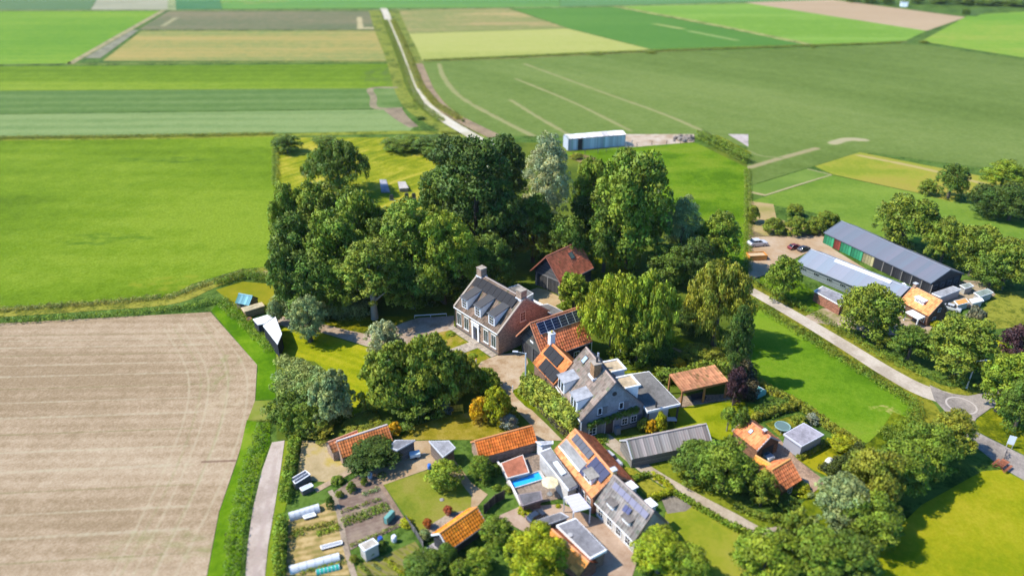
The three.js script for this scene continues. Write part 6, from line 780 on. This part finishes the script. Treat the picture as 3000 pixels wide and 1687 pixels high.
tree(2042, 1420, 1286, 140, 'broad', 'deep', 'large dark tree right of the village lane, nearest the grey outbuilding roof');
tree(2125, 1452, 1292, 150, 'broad', 'mid', 'large tree left of the red-roofed houses');
tree(2170, 1440, 1340, 90, 'broad', 'deep', 'dark tree between large tree and orange link wing');
tree(2238, 1490, 1385, 76, 'broad', 'moss', 'yellowish tree in front of the orange link wing');
sh(2345, 1460, 1412, 66, 'lime', 'bright yellow-green shrub before the red-roofed house by the drive'); sh(2300, 1500, 1450, 80, 'deep', 'dark shrub under the bright one at the end of the drive');
sh(2345, 1255, 1215, 44, 'moss', 'shrub left of the grey-lilac garage behind the hedge'); sh(2385, 1250, 1212, 44, [.3, .33, .22], 'white-flowering bush behind the grey-lilac garage'); sh(2470, 1335, 1275, 76, 'lime', 'yellow-green shrub right of the grey-lilac garage'); sh(2255, 1218, 1190, 60, 'deep', 'dark bush row piece at the paddock corner lawn');
tree(1090, 1372, 1290, 150, 'broad', 'dark', 'big dark round tree between the sandy yards', { clear: .03 });
tree(1303, 1440, 1352, 96, 'broad', 'fresh', 'bright green small tree on the upper edge of the garden lawn');
tree(1408, 1412, 1335, 66, 'broad', 'mid', 'green bushy tree left of the pool house'); sh(1450, 1400, 1362, 40, 'deep', 'dark shrub next to the pool house wall');
tree(1456, 1612, 1510, 96, 'broad', 'mid', 'green tree right of the orange-roofed garden house');
tree(1570, 1720, 1545, 162, 'broad', [.42, .46, .015], 'very bright yellow-green tree at the bottom left of the garage');
tree(1935, 1700, 1548, 150, 'broad', [.36, .43, .018], 'very bright yellow-green tree at the corner of the grey-roofed house');
tree(2020, 1725, 1600, 110, 'broad', 'fresh', 'second bright tree at the bottom edge beside the back lawn');
tree(1245, 1712, 1622, 130, 'broad', 'deep', 'dark green tree at the bottom edge under the kitchen plots'); tree(1310, 1670, 1590, 60, 'tall', 'deep', 'narrow dark tree left of the orange garden house gable'); tree(1345, 1705, 1640, 60, 'broad', 'mid', 'small green tree at the bottom below the garden house'); tree(1400, 1690, 1610, 80, 'broad', 'fresh', 'light green tree at the bottom between garden house and bright tree');
for (const [x, y, w, h, lf, l] of [[810, 600, 28, 34, 'mid', 'round green bush in the upper allotment soil'], [690, 655, 24, 26, 'moss', 'round olive bush at the plank path'], [945, 520, 22, 26, 'moss', 'small olive bush at the top of the allotment soil'], [665, 520, 36, 32, 'mid', 'green bush at the sandy edge path of the allotment'], [1390, 960, 40, 30, 'lime', 'yellow-green bush at the lower corner of the allotment soil'], [1010, 1270, 46, 50, 'deep', 'dark bush in front of the cream-roofed shed'], [1130, 1210, 30, 34, 'deep', 'dark bush right of the cream-roofed shed wall'], [590, 770, 24, 40, 'deep', 'dark slim bush left of the plank path'], [1580, 1100, 36, 36, 'sage', 'grey-green bush left of the garden house'], [2330, 570, 26, 22, 'mid', 'small green bush on the paved strip by the pool wall'], [2440, 600, 30, 24, 'moss', 'small bush near the pool wall corner'], [2220, 520, 28, 24, 'deep', 'small dark bush before the pool wall'], [840, 1340, 26, 30, 'olive', 'small olive bush right of the plank path at the bottom']]) { const [u, v] = c5(x, y); sh(u, v, v - h, w, lf, l); }
sh(...[c6(660, 745)[0], c6(660, 745)[1], c6(660, 745)[1] - 12, 16], 'lime', 'small bush in a bed beside the lilac patio cover'); sh(c6(310, 810)[0], c6(310, 810)[1], c6(310, 810)[1] - 20, 40, 'lime', 'yellow-green bush under the pool terrace roof');
hedge('clipped hedge around the small front lawn by the lane', many(c6, [1640, 420, 1760, 490, 1850, 575, 1760, 620, 1600, 665]), .55, .75, 'lime', { step: .32, n: 22, leaf: .1 });
hedge('low clipped hedge at the head of the small front lawn', many(c6, [1430, 470, 1520, 430, 1610, 405]), .6, .6, 'hedge', { step: .3, n: 22, leaf: .1 });
hedge('long clipped hedge along the village lane by the back lawn', many(c6, [1860, 590, 2040, 700, 2220, 805, 2400, 915, 2540, 990]), .5, .7, 'hedge', { step: .32, n: 22, leaf: .1 });
hedge('hedge along the lane below the back lawn, nearing the tree row', many(c7, [0, 1155, 80, 1200, 150, 1250]), .6, .7, 'hedge', { step: .32, n: 22, leaf: .1 });
hedge('curved low hedge around the garden below the red-roofed house', many(c7, [0, 1030, 110, 1090, 220, 1120, 290, 1100]), .6, .7, 'moss', { step: .32, n: 22, leaf: .1 });
hedge('long straight hedge between paddock and garage garden', many(c7, [90, 270, 200, 340, 400, 445, 560, 560, 700, 650, 740, 680]), .8, 1.1, 'olive', { step: .4, n: 26, leaf: .12 });
hedge('dark corner hedge beside the covered boat', many(c7, [750, 700, 720, 750, 640, 810, 570, 850]), .9, 1.5, [.1, .13, .02], { step: .42, n: 28, leaf: .12 });
hedge('clipped hedge behind the trampoline lawn', many(c7, [110, 520, 230, 480, 380, 440]), .8, 1.0, 'olive', { step: .4, n: 26, leaf: .12 });
hedge('shaggy shrub border beside the corner garden lawn', many(c7, [140, 490, 230, 450, 330, 420]), 1.6, 1.0, 'deep', { name: 'shrubbery', cat: 'shrubbery', kind: 'stuff', step: .5, n: 28, leaf: .13 });
hedge('low hedge under the grey-lilac garage wall', many(cr, [770, 800, 960, 700, 1150, 580]), .7, .6, 'olive', { step: .35, n: 24, leaf: .1 });
hedge('small hedge beside the covered boat on the lawn', many(cr, [1100, 970, 1230, 900, 1360, 830]), .9, .7, [.1, .12, .03], { step: .35, n: 24, leaf: .1 });
const reeds = (label, pts, w, h, leaf = 'deep') => hedge(label, pts, w, h, leaf, { name: 'reeds', cat: 'reeds', kind: 'stuff', step: .7, n: 26, leaf: .17, wide: .3 });
reeds('dark reed ditch along the near side of the farm road', [[2200, 884], [2330, 968], [2480, 1062], [2610, 1142], [2690, 1195], [2668, 1245], [2590, 1284]], 1.9, .9, 'mid');
reeds('dark reed ditch along the far side of the farm road', many(c8, [40, 880, 200, 960, 420, 1080, 600, 1190, 760, 1290, 960, 1390]).concat([[2700, 1092], [2770, 1126], [2830, 1136]]), 1.6, .8, 'mid');
reeds('dark reeds in the ditch between ploughed field bank and lane', [[776, 1236], [762, 1290], [738, 1360], [716, 1440], [694, 1560], [682, 1700]], 1.7, 1.0);
reeds('leafy ditch strip round the corner of the ploughed field', [[640, 880], [700, 930], [760, 985], [800, 1030]], 2.2, 1.0, 'hedge');
reeds('dark reeds along the top of the ploughed field', [[0, 946], [200, 934], [400, 920], [560, 900], [630, 884]], 1.6, .8, 'hedge');
reeds('hedge-like ditch bank behind the teal hut', many(cl, [60, 300, 300, 230, 560, 150, 760, 210, 1000, 240]), 2.2, 1.2, 'hedge');
hedge('dark hedge between lane verge and sandy paddock', many(c5, [235, 45, 200, 250, 165, 460, 120, 680]), 1.1, 1.2, 'hedge', { step: .5, n: 30, leaf: .13 });
hedge('hedge left of the straw-mulched allotment beds', many(c5, [95, 900, 80, 1100, 70, 1290, 75, 1449]), 1.0, 1.2, 'hedge', { step: .5, n: 30, leaf: .13 });
const veg = (label, pts, w, h, leaf) => hedge(label, many(c5, pts), w, h, leaf, { name: 'vegetable_row', cat: 'vegetable row', kind: 'stuff', step: .3, n: 12, leaf: .09 });
veg('dark green vegetable row, upper of two in the allotment soil', [720, 880, 960, 790, 1190, 705], .6, .4, 'mid'); veg('dark green vegetable row, lower of two in the allotment soil', [735, 925, 980, 835, 1200, 752], .6, .4, 'mid'); veg('faint vegetable row above the dark green rows', [710, 790, 930, 715, 1130, 650], .3, .15, 'moss'); veg('pale vegetable row at the top of the allotment soil', [930, 610, 1100, 550], .5, .15, 'sage'); veg('green vegetable row under the bare soil strip', [800, 1150, 1000, 1060, 1300, 930], .3, .25, 'moss');
veg('green vegetable row in the left beds beside the plank path', [450, 1020, 560, 985, 690, 945], .8, .4, 'fresh'); veg('green vegetable row across the left beds', [190, 1000, 400, 950, 640, 890], .5, .35, 'olive'); veg('thin green row under the long polytunnel', [280, 1430, 500, 1370, 740, 1310], .4, .3, 'mid'); veg('thin green row above the plank beds', [180, 1040, 330, 1010], .5, .2, 'moss'); veg('row of yellowish plants in the bottom kitchen plots', [1180, 1280, 1300, 1400, 1360, 1449], .5, .3, 'lime'); veg('green row between the bottom kitchen plots', [900, 1330, 960, 1390, 1010, 1449], .4, .3, 'mid'); veg('teal-green cabbage row in the bottom kitchen plots', [1040, 1330, 1110, 1400], .4, .3, 'sage');
reeds('rough grass along the left side of the far road', [[1128, 60], [1156, 130], [1180, 195], [1200, 256], [1232, 310], [1292, 356]], 3, .7, 'moss');
reeds('rough grass along the right side of the far road', [[1150, 60], [1182, 130], [1208, 195], [1232, 255], [1275, 306], [1350, 352]], 3, .7, 'olive');
reeds('rough ditch grass behind the very large dark green field', [[1240, 178], [1480, 168], [1700, 158], [1930, 149], [2200, 140], [2640, 126]], 2.4, .8, 'moss');
reeds('rough grass edge between bright meadow and churchyard', [[810, 404], [808, 440], [807, 490], [806, 545]], 1.6, .7, 'moss');
reeds('rough grass edge between pasture and farmyard on the right', [[2190, 500], [2192, 580], [2192, 680], [2190, 800]], 1.4, .7, 'moss');
reeds('rough margin grass above the bright green meadow', [[-20, 406], [300, 403], [600, 398], [800, 394]], 2, .6, 'olive');
reeds('rough margin grass under the bright green meadow', [[-20, 912], [280, 892], [500, 872], [600, 836], [720, 798]], 1.2, .5, [.3, .3, .06]);
// roadside bushes far off, and the village trees on the horizon side
for (const [x, y, w, h, l] of [[2115, 600, 22, 12, 'dark bush at the road bend beside the tan worn verge'], [2040, 235, 9, 8, 'small dark bush at the roadside below the grain field'], [2080, 330, 9, 8, 'small dark bush at the roadside by the field corner'], [2110, 410, 9, 8, 'small dark bush beside the tan headland'], [2330, 610, 9, 8, 'small dark bush at the roadside near the wood'], [345, 318, 9, 8, 'small dark bush at the foot of the diagonal track']]) { const [u, v] = c10(x, y); sh(u, v + 3, v + 3 - h, w, 'deep', l); }
for (const [x, y, w, h, l] of [[420, 275, 50, 10, 'dark ditch bushes at the lower edge of the pale yellow field'], [700, 268, 34, 9, 'dark ditch bush at the tip of the dark green wedge'], [2075, 215, 30, 9, 'dark ditch bush at the top corner of the large dark field'], [1515, 238, 14, 8, 'dark bush where the two crop wedges meet']]) { const [u, v] = c11(x, y); sh(u, v + 2, v + 2 - h, w, 'moss', l); }
for (const [u, vb, vt, w, l] of [[2500, 6, -16, 40, 'far village tree, first from the left'], [2550, 9, -14, 46, 'far village tree, second from the left'], [2600, 12, -10, 40, 'far village tree beside the pale house'], [2690, 10, -12, 40, 'far village tree right of the pale house'], [2760, 12, -8, 60, 'far village tree before the row at the top right'], [2830, 14, -6, 60, 'far tree left of the top right corner'], [2900, 16, -4, 70, 'far tree next to the top right corner'], [2970, 18, -2, 70, 'far tree in the top right corner'], [2832, 42, 26, 22, 'small far bush at the ditch end']]) tree(u, vb, vt, w, 'small', 'deep', l, { clear: .03 });
flat('far_house', 'far pale house among the village trees at the top', 'house', [[2640, 3], [2662, 3.5], [2664, 6], [2643, 5]], 3, WHITE, LEAD, { th: .3 });
strip('verge', 'green ditch bank at the far village edge', 'verge', [[2840, 46], [2905, 24], [3000, 20]], 8, 3, { mat: tm('grass', ph(110, 140, 70)) });
for (const o of scene.children) o.traverse((m) => { if (m.isMesh && m !== sky) { m.castShadow = true; m.receiveShadow = true; } });
renderer.render(scene, camera);
